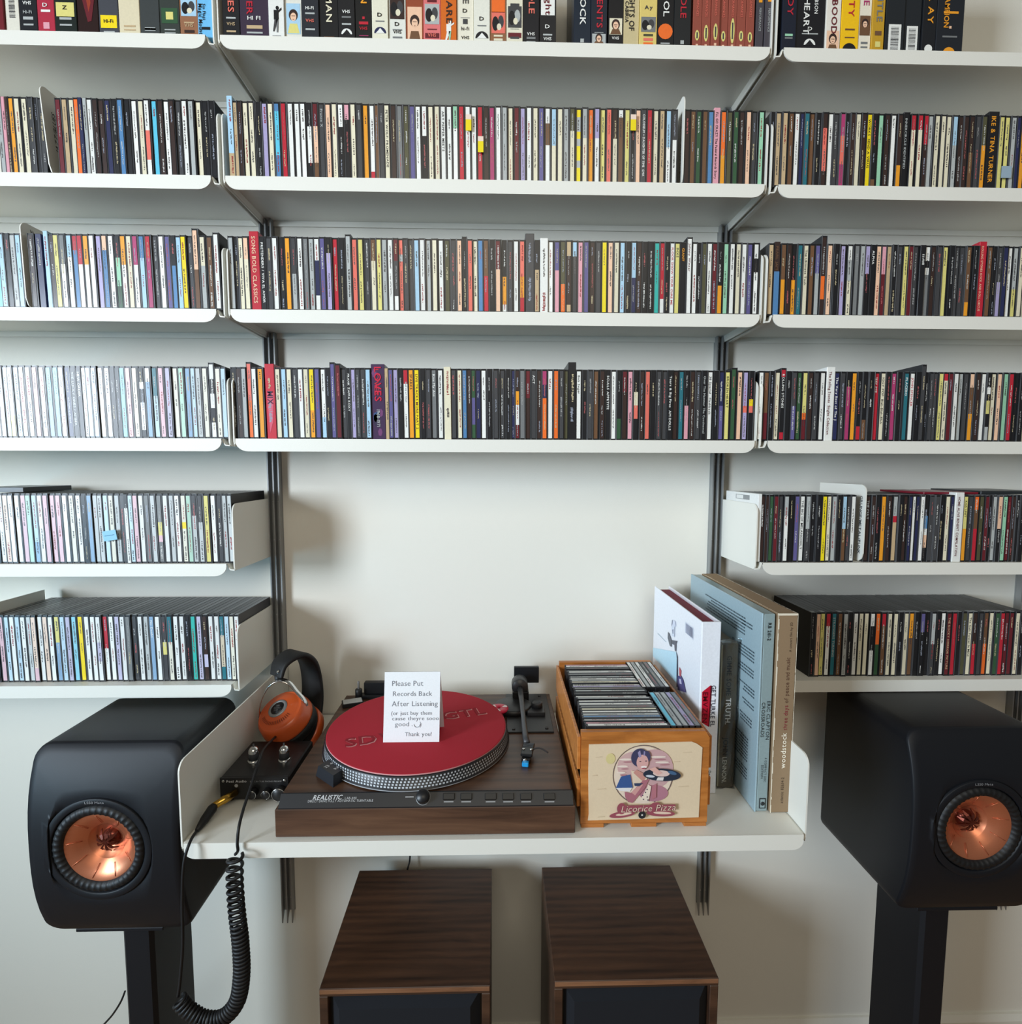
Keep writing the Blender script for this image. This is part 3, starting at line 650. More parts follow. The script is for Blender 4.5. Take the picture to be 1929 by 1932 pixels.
# ------------------------------------------------------------------ video tapes on the top shelf.  (left px, right px, colour, kind, args)
Vt = [
 (-20, 8, (110, 30, 36), []), (8, 35, (224, 220, 205), [('bar', .0, .03)]), (35, 70, (28, 30, 34), [('t', 'VHS', .045, 'w'), ('t', 'Hi-Fi', .031, 's'), ('b', .024, .005, 's'), ('b', .014, .003, 's')]),
 (70, 103, (176, 46, 66), [('t', 'D', .042, 'w'), ('b', .036, .004, 'w'), ('sq', .013, .010, 'p')]), (103, 145, (26, 34, 30), [('b2', .038, .022, 'Y'), ('t', 'Z', .038, 'k'), ('b', .024, .004, 's'), ('b', .014, .003, 's')]),
 (145, 185, (40, 20, 18), [('flame', .03, .04, 'R')]), (185, 223, (70, 72, 78), [('b2', .022, .02, 'y'), ('t', 'Hi-Fi', .02, 'k'), ('b', .006, .003, 's')]), (223, 263, (222, 210, 178), [('b', .016, .003, 'u'), ('b', .010, .002, 'u')]),
 (263, 300, (62, 66, 66), [('b', .012, .006, 's'), ('b', .012, .0035, 'g')]), (300, 338, (56, 62, 58), [('b2', .034, .024, 'G'), ('sq', .034, .012, 'Y'), ('b', .012, .002, 's'), ('b', .007, .002, 's')]),
 (338, 373, (150, 104, 76), [('pic', .048, .028, 'a'), ('b', .024, .002, 'u'), ('t', 'VHS', .017, 'u'), ('b', .010, .005, 'N')]), (373, 403, (112, 186, 232), [('v', 'Six Flags', .052, 'k'), ('v2', 'Magic Mountain', .052, 'k'), ('b', .014, .005, 'k')]),
 (419, 452, (34, 34, 36), [('v', 'OES', .075, 'l'), ('t', 'VHS', .02, 'u'), ('b', .032, .003, 's'), ('b', .011, .003, 'u')]), (452, 507, (60, 48, 64), [('v', 'TER', .072, 'r'), ('t', 'HI FI', .030, 'w'), ('b', .019, .006, 'u'), ('b', .01, .003, 's')]),
 (507, 537, (232, 232, 226), [('man', .03, .045, 'k'), ('b', .004, .0015, 'm')]), (537, 569, (226, 224, 212), [('port', .034, .048, 'a'), ('b', .004, .002, 'g')]), (569, 602, (42, 44, 50), [('t', 'HI-FI', .047, 'w'), ('b', .041, .003, 's'), ('t', 'VHS', .027, 'l'), ('b', .016, .003, 's')]),
 (602, 638, (30, 30, 32), [('v', 'MAN', .072, 'c'), ('b', .006, .0025, 'n')]), (638, 670, (32, 32, 34), [('t', 'VHS', .043, 'w'), ('b', .037, .003, 'm'), ('b', .026, .003, 's'), ('mt', .012, .009, 'w')]), (670, 702, (28, 28, 28), [('v', 'EN', .082, 'O'), ('sq', .037, .004, 'r'), ('b', .029, .005, 'r'), ('t', 'VHS', .018, 'r'), ('b', .009, .001, 'P')]),
 (702, 733, (230, 226, 204), [('v', 'mp', .09, 'g'), ('t', 'D', .038, 'k'), ('b', .031, .002, 'm'), ('mt', .014, .010, 'B')]), (733, 766, (226, 226, 216), [('pic', .054, .034, 'N'), ('t', 'D', .026, 'k'), ('t', 'VHS', .014, 'k'), ('b', .02, .002, 'm'), ('b', .008, .003, 'm')]),
 (766, 799, (150, 74, 48), [('port', .028, .058, 'q')]), (799, 832, (222, 118, 118), [('b', .066, .005, 'R'), ('pic', .045, .032, 's'), ('b', .021, .002, 'R'), ('b2', .011, .008, 'R'), ('t', 'VHS', .009, 'l')]), (832, 862, (214, 106, 34), [('v', 'SS ARE', .092, 'N'), ('man', .018, .034, 'w')]),
 (862, 894, (232, 226, 206), [('v', 'E', .072, 'g'), ('t', 'D', .050, 'k'), ('b', .042, .001, 'm'), ('sq', .036, .008, 'g'), ('t', 'hi-fi', .022, 'g'), ('t', 'VHS', .008, 'k'), ('b', .004, .002, 'g')]), (894, 925, (230, 228, 214), [('t', 'D', .036, 'k'), ('b', .028, .002, 'm'), ('mt', .01, .011, 'k')]),
 (925, 956, (142, 96, 66), [('b2', .062, .024, 'o'), ('pic', .034, .034, 'l'), ('b', .013, .003, 'c'), ('b', .007, .004, 'c')]), (956, 987, (228, 222, 198), [('b', .062, .005, 'g'), ('pic', .043, .034, 'g'), ('b', .024, .001, 'm'), ('b2', .014, .008, 'R'), ('b', .010, .004, 'g')]),
 (987, 1018, (28, 28, 32), [('v', 'OLE', .084, 'l'), ('t', 'VHS', .015, 'w'), ('b', .011, .004, 'm'), ('b', .005, .002, 's')]), (1018, 1050, (32, 32, 34), [('b2', .062, .026, 'w'), ('v', 'ght', .076, 'R'), ('t', 'D', .028, 'w'), ('b', .018, .003, 's'), ('t', 'VHS', .009, 'w')]),
 (1083, 1115, (24, 36, 50), [('v', 'SHOCK', .098, 'w'), ('sq', .008, .006, 's')]), (1115, 1146, (30, 36, 48), [('v', 'MENTS', .088, 'r'), ('b', .021, .001, 's'), ('port', .01, .018, 's')]), (1148, 1177, (26, 26, 28), [('port', .033, .026, 'c'), ('t', 'VHS', .012, 'w'), ('b', .004, .003, 's')]),
 (1177, 1207, (202, 186, 142), [('v', 'NIGHTS OF', .094, 'k'), ('v2', 'CABIRIA', .074, 'k')]), (1207, 1240, (224, 200, 116), [('t', 'Ay', .06, 'g'), ('pic', .036, .024, 'm'), ('b', .019, .004, 'z'), ('b', .012, .005, 'l'), ('b', .005, .005, 'o')]), (1240, 1272, (26, 26, 28), [('v', 'OL', .074, 'w'), ('disc', .026, .0125, 'o'), ('b', .007, .002, 's')]),
 (1272, 1304, (32, 34, 36), [('v', 'IDLE', .084, 'r'), ('sq', .009, .006, 's')])]
for k, (a, b_) in enumerate(((1308, 1325), (1325, 1342), (1342, 1358), (1358, 1375), (1375, 1391), (1391, 1408), (1408, 1424))):
    Vt.append((a, b_, (148, 76, 62), [('vs', 'PERFORMANCES', .092, 'l'), ('pill', [.022, .026, .026, .022, .03, .022, .02][k], [.014, .024, .024, .014, .038, .014, .014][k], 'Y'), ('sq', .006, .004, 'q')]))
Vt += [(1427, 1442, (72, 68, 74), [('sq', .08, .006, 'O'), ('vs', 'PERFORMANCE', .068, 's')]), (1443, 1458, (72, 68, 74), [('sq', .08, .006, 'O'), ('vs', 'PERFORMANCE', .066, 's')]),
 (1475, 1502, (26, 32, 46), [('v', 'DY', .082, 'r'), ('b', .024, .004, 'e'), ('b', .019, .003, 'm')]), (1502, 1558, (26, 26, 30), [('v', 'HEART', .086, 'w'), ('v2', 'GIBSON', .092, 'w'), ('t', 'D', .034, 'w'), ('b', .029, .002, 's'), ('mt', .013, .010, 'w')]),
 (1558, 1586, (232, 226, 214), [('v', 'BOOD', .082, 'R'), ('port', .016, .034, 'q')]), (1587, 1621, (246, 194, 26), [('v', 'TY', .082, 'r'), ('b', .036, .003, 'n'), ('b', .023, .002, 'n'), ('hd', .006, .012, 'k')]), (1621, 1645, (234, 226, 206), [('v', 'E', .084, 'P'), ('port', .044, .032, 'n'), ('b', .016, .004, 'm'), ('b', .009, .003, 'm')]),
 (1645, 1668, (196, 152, 44), [('v', 'NTLE', .094, 'm'), ('b', .03, .008, 'n'), ('sq', .012, .009, 'Y')]), (1670, 1706, (34, 38, 42), [('bar', .022, .042)]), (1707, 1739, (34, 38, 42), [('bar', .022, .042)]), (1740, 1766, (28, 30, 34), [('v', 'R AY', .094, 'O'), ('disc', .007, .007, 'w')]),
 (1766, 1817, (32, 36, 42), [('v', 'CHAMPION', .108, 'O'), ('b', .066, .004, 'O'), ('sq', .042, .004, 'q'), ('b', .027, .003, 'm'), ('hd', .003, .011, 'O')])]
TD = {(-20): 'maroon', 8: 'cream with barcode', 35: 'black with white lettering', 70: 'crimson', 103: 'black and green with yellow panel', 145: 'black with red flame', 185: 'charcoal with yellow sticker', 223: 'plain cream', 263: 'charcoal with oval label', 300: 'charcoal with glowing green square', 338: 'copper brown with small picture', 373: 'sky blue with vertical black lettering'}
NC = [('black', (30, 30, 32)), ('dark grey', (68, 68, 72)), ('white', (232, 230, 222)), ('cream', (226, 214, 180)), ('orange', (214, 106, 34)), ('brown', (146, 90, 60)), ('pink', (222, 118, 118)), ('navy', (26, 34, 50)), ('brick red', (148, 76, 62)), ('yellow', (246, 194, 26)), ('gold', (196, 152, 44)), ('purple-black', (60, 48, 64)), ('tan', (202, 186, 142))]


def nearest(c): return min(NC, key=lambda n: sum((a-b)**2 for a, b in zip(n[1], c)))[0]


vy = -.165; vz = ZS['V']; seen = {}
for (a, b_, col, items) in Vt:
    zc = vz+.04; x0 = ux(a, vy, zc); x1 = ux(b_, vy, zc); w_ = x1-x0-.0005; W2 = w_/2; slim = w_ < .02
    b = MB(); hh = .19 if not slim else .185
    b.box(-W2, W2, 0, .105 if not slim else .13, 0, hh, S(*col), 'print', ch=.0006); root = b.build('video_tape' if not slim else 'slim_disc_case')
    g = MB(); y = -.0003

    def R(zc_, wd, ht, k, yy=0): g.quad([(-wd/2, y-yy, zc_-ht/2), (wd/2, y-yy, zc_-ht/2), (wd/2, y-yy, zc_+ht/2), (-wd/2, y-yy, zc_+ht/2)], C(k) if isinstance(k, str) else k)

    def E(cx, cz, rx, rz_, k, yy=0, a0=0, a1=2*math.pi, n=16): g.quad([(cx+rx*math.cos(a0+(a1-a0)*i/n), y-yy, cz+rz_*math.sin(a0+(a1-a0)*i/n)) for i in range(n+(0 if a1-a0 > 6.2 else 1))], C(k))
    for it in items:
        t = it[0]
        if t == 't': g.text(it[1], (0, y-.0003, it[2]), (1, 0, 0), (0, 0, 1), .0085, C(it[3]), bold=1, center=True, width=w_*.5)
        elif t == 'v': g.text(it[1], (-.004 if w_ < .045 else -.012, y-.0003, it[2]), (0, 0, -1), (1, 0, 0), .014, C(it[3]), bold=1, width=it[2]-.026 if it[2] < .09 else .068)
        elif t == 'v2': g.text(it[1], (-.011 if w_ < .045 else .006, y-.0003, it[2]), (0, 0, -1), (1, 0, 0), .0085, C(it[3]), bold=1)
        elif t == 'vs': g.text(it[1], (-.002, y-.0003, it[2]), (0, 0, -1), (1, 0, 0), .0055, C(it[3]))
        elif t == 'b': R(it[1], w_*.55, it[2]*.9, it[3], .0001)
        elif t == 'b2': R(it[1], w_*.82, it[2], it[3], .00005)
        elif t == 'sq': R(it[1], it[2], it[2], it[3], .0002)
        elif t == 'disc': E(0, it[1], it[2], it[2], it[3], .0001)
        elif t == 'hd': E(0, it[1]-.004, it[2], it[2], it[3], .0001, 0, math.pi)
        elif t == 'pill':
            E(0, it[1], .0036, it[2]/2+.0015, it[3], .0001); R(it[1], .0024, it[2]*.7, 'g', .0002)
        elif t == 'mt':
            r = it[2]; E(0, it[1]-.002, r, r, it[3], .0001, .0, math.pi)
            kk = 'k' if it[3] == 'w' else 'w'
            g.quad([(-r*.75, y-.0002, it[1]-.002), (r*.75, y-.0002, it[1]-.002), (r*.3, y-.0002, it[1]+r*.3), (0, y-.0002, it[1]+r*.62), (-r*.3, y-.0002, it[1]+r*.25)], C(kk))
        elif t == 'bar':
            if it[1] > 0: R(it[1], w_*.66, it[2]*1.1, 'w')
            for q in range(18):
                hq = RG.uniform(.0006, .0016); R((it[1] if it[1] > 0 else .045)-.019+q*.0022, w_*.42, hq, 'g', .0001)
        elif t == 'man':
            z0, h = it[1], it[2]; k = it[3]
            E(.002, z0+h*.40, .0026, .0032, k, .0002); R(z0+h*.16, .008, h*.34, k, .0001)
            g.quad([(-.006, y-.0002, z0-h*.42), (-.0035, y-.0002, z0-h*.42), (.003, y-.0002, z0), (-.003, y-.0002, z0)], C('g' if k == 'k' else k)); g.quad([(.0, y-.0002, z0-h*.45), (.0025, y-.0002, z0-h*.45), (.004, y-.0002, z0), (0, y-.0002, z0)], C('m' if k == 'k' else 'e'))
            g.quad([(.003, y-.0002, z0+h*.22), (.009, y-.0002, z0+h*.34), (.009, y-.0002, z0+h*.42), (.003, y-.0002, z0+h*.3)], C(k))
        elif t in ('pic', 'port'):
            z0, h = it[1], it[2]; R(z0, w_*.84, h, it[3], .00005)
            if t == 'port':
                r = min(w_*.25, h*.3); E(0, z0+h*.12, r*1.1, r*1.35, 'N', .0001); E(0, z0+h*.06, r*.72, r*.95, 'q', .0002)
                g.quad([(-w_*.36, y-.00015, z0-h*.48), (w_*.36, y-.00015, z0-h*.48), (w_*.22, y-.00015, z0-h*.16), (-w_*.22, y-.00015, z0-h*.16)], C('n' if it[3] != 'a' else 'Y'))
                R(z0+h*.09, r*.9, .001, 'N', .0003); R(z0-h*.02, r*.4, .0008, 'R', .0003)
            else:
                E(-w_*.18, z0-h*.05, w_*.2, h*.34, 'k', .0001); E(w_*.16, z0+h*.04, w_*.18, h*.3, 'g' if it[3] != 'g' else 's', .0001); E(w_*.05, z0-h*.2, w_*.14, h*.16, 'c', .0002)
        elif t == 'flame':
            g.quad([(-.012, y-.0001, .075), (.0, y-.0001, .02), (.006, y-.0001, .022), (.012, y-.0001, .055), (.010, y-.0001, .078)], C('R')); g.quad([(-.004, y-.0002, .075), (.002, y-.0002, .035), (.006, y-.0002, .05), (.005, y-.0002, .078)], S(150, 60, 40))
    if g.f: g.build('spine_print', root)
    root.location = ((x0+x1)/2, vy+RG.uniform(-.002, .002), vz+.0005)
    cn = nearest(col); bay = 'left' if a < 410 else ('centre' if a < 1465 else 'right')
    if a in TD: lab = 'video tape sleeve, %s, on the top left shelf' % TD[a]
    else:
        key = (cn, bay, slim); seen[key] = seen.get(key, 0)+1
        lab = '%s %s, %s such from the left, top %s shelf' % (cn, 'slim disc case' if slim else 'video tape', UNITS[seen[key]], bay)
    tag(root, lab, 'video tape' if not slim else 'disc case', 'video tapes on the top shelf' if not slim else 'slim disc cases on the top shelf')

# ------------------------------------------------------------------ turntable
tx0, tx1 = -.3205, .1125; T = thing('turntable', 'walnut and black turntable with a red felt mat on the deep shelf', 'turntable', (-.104, -.21, ZK))
ox, oy, oz = -.104, -.21, ZK


def L(x, y, z): return (x-ox, y-oy, z-oz)


m = MB(); m.box(tx0-ox, tx1-ox, -.405-oy, -.035-oy, .002, .044, m='walnut', ch=.0012); m.build('plinth', T)
m = MB(); m.box(tx0-ox+.006, tx1-ox-.004, -.391-oy, -.046-oy, .044, .060, m='walnut_top', ch=.0008); m.build('top_board', T)
m = MB(); m.prism([(-.4045-oy, .0442), (-.4045-oy, .0458), (-.3925-oy, .0602), (-.391-oy, .0606), (-.3895-oy, .0602), (-.3895-oy, .0442)], 0, tx0-ox+.005, tx1-ox-.003, S(24, 25, 29), 'plastic')
pn = m.build('control_strip', T)
sl = Vector((0, .012, .0144)).normalized(); SN = Vector((0, -.0144, .012)).normalized()


def onstrip(u, v):
    # point on the sloping strip under the pixel
    d_ = Vector(Fv+Rv*(u-964.5)/FPX-Uv*(v-966)/FPX); P0 = Vector((0, -.4045, ZK+.0458))
    p = Vector(CAM)+d_*((P0-Vector(CAM)).dot(SN)/d_.dot(SN))
    return Vector((p.x-ox, p.y-oy, p.z-oz))+SN*.0002


m = MB()
m.text("REALISTIC", onstrip(590, 1509), (1, 0, 0), sl, .0085, S(205, 205, 205), bold=1, slant=.3)
m.text("LAB-440", onstrip(651, 1508), (1, 0, 0), sl, .0045, S(190, 190, 190))
m.text("DIRECT DRIVE FULLY AUTOMATIC TURNTABLE", onstrip(581, 1514), (1, 0, 0), sl, .0045, S(190, 190, 190), width=.094)
m.build('lettering', pn)
m = MB(); p = onstrip(799, 1504); m.lathe([(.0095, 0), (.0095, .009), (.0080, .0115), (0, .0118)], p, SN, 24, S(22, 22, 24), 'plastic'); m.lathe([(.0108, 0), (.0108, .0006), (.0098, .0006)], p, SN, 24, S(130, 130, 130), 'plastic', caps=False); m.build('knob', pn)
m = MB(); m.quad([p+Vector((-.026, 0, 0)), p+Vector((-.014, 0, 0)), p+Vector((-.014, 0, 0))+sl*.001, p+Vector((-.026, 0, 0))+sl*.001], S(190, 190, 190)); m.build('pointer_line', pn)
for k, u in enumerate((847, 880, 926, 959, 993, 1037)):
    p = onstrip(u, 1510); MM = Matrix((Vector((1, 0, 0)), sl, SN)).transposed().to_4x4(); MM.translation = p
    m = MB(); m.M = MM; m.box(-.0085, .0085, .0005, .0095, -.001, .0022, S(8, 8, 10), 'plastic', ch=.0008); bt = m.build('button', pn)
    m = MB(); m.M = MM; m.box(-.007, .007, -.0026, -.0012, 0, .0003, S(150, 150, 150)); m.build('button_mark', pn)
# platter
px_, py_, pr_ = -.139-ox, -.236-oy, .158
m = MB(); m.lathe([(.12, .0615), (pr_-.004, .0615), (pr_+.0005, .0622), (pr_+.0005, .0638), (pr_-.002, .0645), (pr_-.0035, .081), (pr_-.0055, .0828), (0, .0828)], (px_, py_, 0), (0, 0, 1), 96, S(26, 27, 31), 'plastic')
pt = m.build('platter', T)
m = MB()
for j in range(4):
    nd = 180-j*3
    for i in range(nd):
        a = 2*math.pi*i/nd; z0 = .0668+j*.0041; rr = pr_-.002-.0015*(z0-.0645)/.0165+.0002; hw = .0016-.0001*j; hh = .0013
        c0 = (math.cos(a), math.sin(a)); t0 = (-math.sin(a), math.cos(a))
        m.quad([(px_+c0[0]*rr+t0[0]*s*hw, py_+c0[1]*rr+t0[1]*s*hw, z0+q*hh) for s, q in ((-1, -1), (1, -1), (1, 1), (-1, 1))], S(205, 210, 215), 'plastic')
m.build('strobe_dots', pt)['kind'] = 'stuff'
m = MB(); m.lathe([(pr_+.0007, .0622), (pr_+.0007, .0634)], (px_, py_, 0), (0, 0, 1), 96, S(170, 172, 176), 'plastic', caps=False); m.build('rim_line', pt)
MATZ = .0856
m = MB(); m.lathe([(.150, .0828), (.1525, .0835), (.1525, .085), (.1505, MATZ), (0, MATZ)], (px_, py_, 0), (0, 0, 1), 96, S(176, 24, 44), 'felt')
m.build('slip_mat', T)
mt = MB(); mt.lathe([(.1526, .0833), (.1526, .0852)], (px_, py_, 0), (0, 0, 1), 96, S(214, 150, 150), 'felt', caps=False); mt.build('mat_edge', pt)
m = MB()
pc = S(226, 160, 160); dk = S(104, 12, 26)
for word, u, v, ang, sz in (("SDV", 652, 1410, 17, .042), ("GTL", 838, 1358, 17, .042)):
    p = un(u, v, 2, ZK+MATZ); an = math.radians(ang); uu = Vector((math.cos(an), math.sin(an), 0)); vv = Vector((-math.sin(an), math.cos(an), 0))
    o0 = Vector((p[0]-ox, p[1]-oy, MATZ))
    m.text(word, o0-vv*.0016+uu*.0010, uu, vv, sz, pc, 'felt', bold=1, lift=.0002); m.text(word, o0+vv*.0004-uu*.0004, uu, vv, sz, S(150, 18, 36), 'felt', bold=1, lift=.0005)
m.build('mat_lettering', T)
m = MB(); m.cyl((px_, py_, MATZ-.004), (px_, py_, MATZ+.010), .0036, 12, m='chrome'); m.build('spindle', pt)
# strobe selector block
p = [un(600, 1462, 2, ZK+.074), un(637, 1490, 2, ZK+.074), un(660, 1465, 2, ZK+.074), un(618, 1440, 2, ZK+.074)]
q = [(-.2805-ox, -.346-oy), (-.2445-ox, -.378-oy), (-.2225-ox, -.339-oy), (-.254-ox, -.303-oy)]
m = MB(); ins = [(a*.86+(-.2503-ox)*.14, b*.86+(-.3415-oy)*.14) for a, b in q]
vs = [(a, b, .060) for a, b in q]+[(a, b, .076) for a, b in ins]
m.add(vs, [(0, 1, 5, 4), (1, 2, 6, 5), (2, 3, 7, 6), (3, 0, 4, 7), (4, 5, 6, 7)], S(26, 28, 34), 'plastic'); sb = m.build('strobe_housing', T)
m = MB(); cx = sum(a for a, b in ins)/4; cy = sum(b for a, b in ins)/4; ua = (Vector((*ins[2], 0))-Vector((*ins[1], 0))).normalized(); va = Vector((-ua.y, ua.x, 0))
m.text("33 45", Vector((cx, cy, .0762))-ua*.016+va*.004, ua, va, .009, S(215, 215, 215)); m.text("RPM", Vector((cx, cy, .0762))-ua*.012-va*.012, ua, va, .008, S(215, 215, 215)); m.build('lettering', sb)
# tonearm assembly
ax0, ax1, ay0, ay1 = .0165-ox, .1005-ox, -.217-oy, -.052-oy
m = MB(); m.box(ax0, ax1, ay0, ay1, .060, .063, S(34, 35, 38), 'plastic', ch=.0006); ab = m.build('arm_board', T)
m = MB()
for (a, b) in ((ax0+.012, ay0+.01), (ax1-.012, ay0+.012), (ax1-.015, ay1-.012)): m.cyl((a, b, .0625), (a, b, .0643), .003, 10, S(14, 14, 15))
m.build('screw', ab)
m = MB(); m.lathe([(.036, 0), (.036, .008), (.033, .010), (0, .010)], (.030-ox, -.122-oy, .063), (0, 0, 1), 40, S(38, 39, 42), 'plastic'); m.build('arm_base', T)
m = MB(); m.box(.030-ox, .062-ox, -.098-oy, -.056-oy, .063, .086, S(16, 16, 18), 'plastic', ch=.0015); m.build('pivot_housing', T)
m = MB(); m.box(.022-ox+.012, .022-ox+.064, -.047-oy, -.038-oy, .084, .118, S(27, 30, 34), 'plastic', ch=.001); m.build('rear_panel', T)
m = MB(); m.lathe([(.0155, 0), (.0165, .002), (.0165, .026), (.0155, .028), (.009, .028), (.008, .024), (0, .024)][::-1], (.0445-ox, -.094-oy, .094), (0, 1, -.0), 28, S(52, 53, 56), 'plastic'); m.build('counterweight', T)
arm = [L(.0445, -.092, ZK+.092), L(.0455, -.14, ZK+.088), L(.0462, -.20, ZK+.083), L(.0470, -.262, ZK+.076), L(.0485, -.278, ZK+.074)]
m = MB(); m.tube(arm, .0042, 10, S(62, 64, 68), 'plastic', rs=[.006, .0046, .0042, .0052, .0055]); m.build('tonearm', T)
m = MB(); m.M = Matrix.Translation(L(.0490, -.296, ZK+.072)) @ Matrix.Rotation(-.18, 4, 'Z')
m.box(-.0095, .0095, -.020, .018, -.002, .003, S(20, 20, 22), 'plastic', ch=.001)
for q_ in range(3): m.box(-.008, .008, .004+q_*.004, .0055+q_*.004, .003, .0038, S(60, 62, 66))
hs = m.build('headshell', T)
m = MB(); m.M = Matrix.Translation(L(.0490, -.296, ZK+.072)) @ Matrix.Rotation(-.18, 4, 'Z')
for xx in (-.0062, .0062): m.cyl((xx, -.006, .003), (xx, -.006, .0048), .0022, 10, m='chrome')
m.build('headshell_screw', hs)
m = MB(); m.M = Matrix.Translation(L(.0490, -.296, ZK+.072)) @ Matrix.Rotation(-.18, 4, 'Z')
m.box(-.0072, .0072, -.026, -.004, -.010, -.002, S(16, 16, 18), 'plastic', ch=.001); m.cyl((-.001, -.026, -.004), (-.001, -.0275, -.004), .0028, 12, m='chrome'); m.box(-.0052, .0052, -.033, -.024, -.012, -.005, S(30, 150, 215), 'plastic', ch=.001); m.build('cartridge', hs)
m = MB(); m.tube(smooth([L(.055, -.300, ZK+.074), L(.068, -.299, ZK+.076), L(.082, -.303, ZK+.070)], 5), .0012, 6, S(40, 40, 42), 'plastic'); m.build('finger_lift', hs)
m = MB(); m.box(.056-ox, .090-ox, -.156-oy, -.116-oy, .063, .070, S(40, 41, 44), 'plastic', ch=.001); m.build('cue_block', T)
m = MB(); m.lathe([(.0108, 0), (.0108, .008), (.0098, .0095), (.007, .0095), (.0065, .0088), (0, .0088)], (.076-ox, -.130-oy, .070), (0, 0, 1), 28, S(46, 47, 50), 'plastic'); m.build('antiskate_dial', T)
# back left fittings and paper wedge
m = MB(); m.box(-.290-ox, -.180-ox, -.068-oy, -.050-oy, .060, .068, S(20, 22, 26), 'plastic', ch=.001); m.box(-.275-ox, -.205-ox, -.060-oy, -.046-oy, .068, .092, S(17, 18, 22), 'plastic', ch=.0012); m.build('hinge_block', T)
m = MB(); m.cyl((-.284-ox, -.066-oy, .060), (-.284-ox, -.066-oy, .082), .007, 16, S(24, 24, 27)); m.cyl((-.284-ox, -.066-oy, .082), (-.284-ox, -.066-oy, .098), .0022, 10, S(120, 120, 120)); m.build('hinge_post', T)
o = MB(); o.box(-.02, .02, -.012, .012, 0, .008, S(20, 20, 22), 'plastic', ch=.001); o.box(-.018, .018, -.0105, .0105, .008, .0085, S(176, 176, 172), 'paper')
o = o.build('stylus_box'); o.location = (-.290, -.092, ZK+.0600); o.rotation_euler = (0, 0, .35); tag(o, 'small black box with a pale grey top behind the red mat', 'box')
# red adapter
o = MB(); c0 = (0, 0, 0); o.lathe([(.012, 0), (.0125, .008), (.018, .010), (.019, .012), (.018, .0145), (.004, .0148), (.0035, .010), (0, .010)], c0, (0, 0, 1), 32, S(214, 40, 74), 'print')
ad = o.build('record_adapter'); tag(ad, 'red and white disc-shaped single adapter beside the tonearm', 'adapter'); ad.location = (.002, -.143, ZK+.0600)
o = MB()
for a in range(3):
    t = a*2.1+.4; o.quad([(.006*math.cos(t), .006*math.sin(t), .0150), (.016*math.cos(t-.35), .016*math.sin(t-.35), .0150), (.017*math.cos(t), .017*math.sin(t), .0150), (.016*math.cos(t+.35), .016*math.sin(t+.35), .0150)], S(240, 226, 226))
o.build('white_marks', ad)
o = MB(); o.cyl((0, 0, -.0005), (0, 0, .002), .0125, 24, S(24, 24, 26)); o.build('seat', ad)

# note card
N0 = un(723, 1401, 2, ZK+MATZ+.0005); N1 = un(829, 1400, 2, ZK+MATZ+.0005); cw = N1[0]-N0[0]; 
CT = thing('note_card', 'folded white paper card with handwritten message standing on the red mat', 'card', (float(N0[0]+N1[0])/2, float(N0[1]), ZK+MATZ+.0008))
hC = .1125; lean = .16
up_ = Vector((0, math.sin(lean), math.cos(lean)))
m = MB(); A_ = Vector((-cw/2, 0, 0)); B_ = Vector((cw/2, 0, 0)); th = Vector((0, .0006, 0)); tA = A_+up_*hC+Vector((.001, 0, 0)); tB = B_+up_*hC+Vector((.001, 0, 0))
m.add([A_, B_, tB, tA, A_+th, B_+th, tB+th, tA+th], [(0, 1, 2, 3), (7, 6, 5, 4), (0, 3, 7, 4), (1, 5, 6, 2), (0, 4, 5, 1), (3, 2, 6, 7)], S(238, 240, 241), 'paper'); m.build('front_leaf', CT)
m = MB(); A2 = Vector((-cw/2+.002, .05, .0)); B2 = Vector((cw/2+.003, .052, .0)); m.add([A2, B2, tB, tA, A2+th, B2+th, tB+th, tA+th], [(3, 2, 1, 0), (4, 5, 6, 7), (4, 7, 3, 0), (2, 6, 5, 1), (1, 5, 4, 0), (7, 6, 2, 3)], S(225, 226, 226), 'paper'); m.build('back_leaf', CT)
m = MB(); ink = S(120, 124, 132)
for (t, fx, fy, sz, wd) in (("Please Put", .17, .80, .0125, .052), ("Records Back", .19, .655, .0125, .065), ("After Listening", .17, .51, .0125, .076), ("(or just buy them", .16, .385, .009, .067), ("cause theyre sooo", .18, .31, .009, .077), ("good .   )", .24, .225, .0105, .044), ("Thank you!", .45, .085, .0105, .044)):
    m.text(t, A_+Vector((cw*fx*.86, 0, 0))+up_*hC*fy+Vector((0, -.0002, 0)), (1, 0, 0), up_, sz, ink, 'paper', width=wd, lift=.0002)
c0 = A_+Vector((cw*.60, -.0004, 0))+up_*hC*.255
pts = [c0+Vector((math.cos(t)*.005, 0, 0))+up_*(math.sin(t)*.005) for t in [math.pi*(1.02+.96*i/8) for i in range(9)]]
m.tube(pts, .0004, 4, ink, 'paper'); m.build('handwriting', CT)

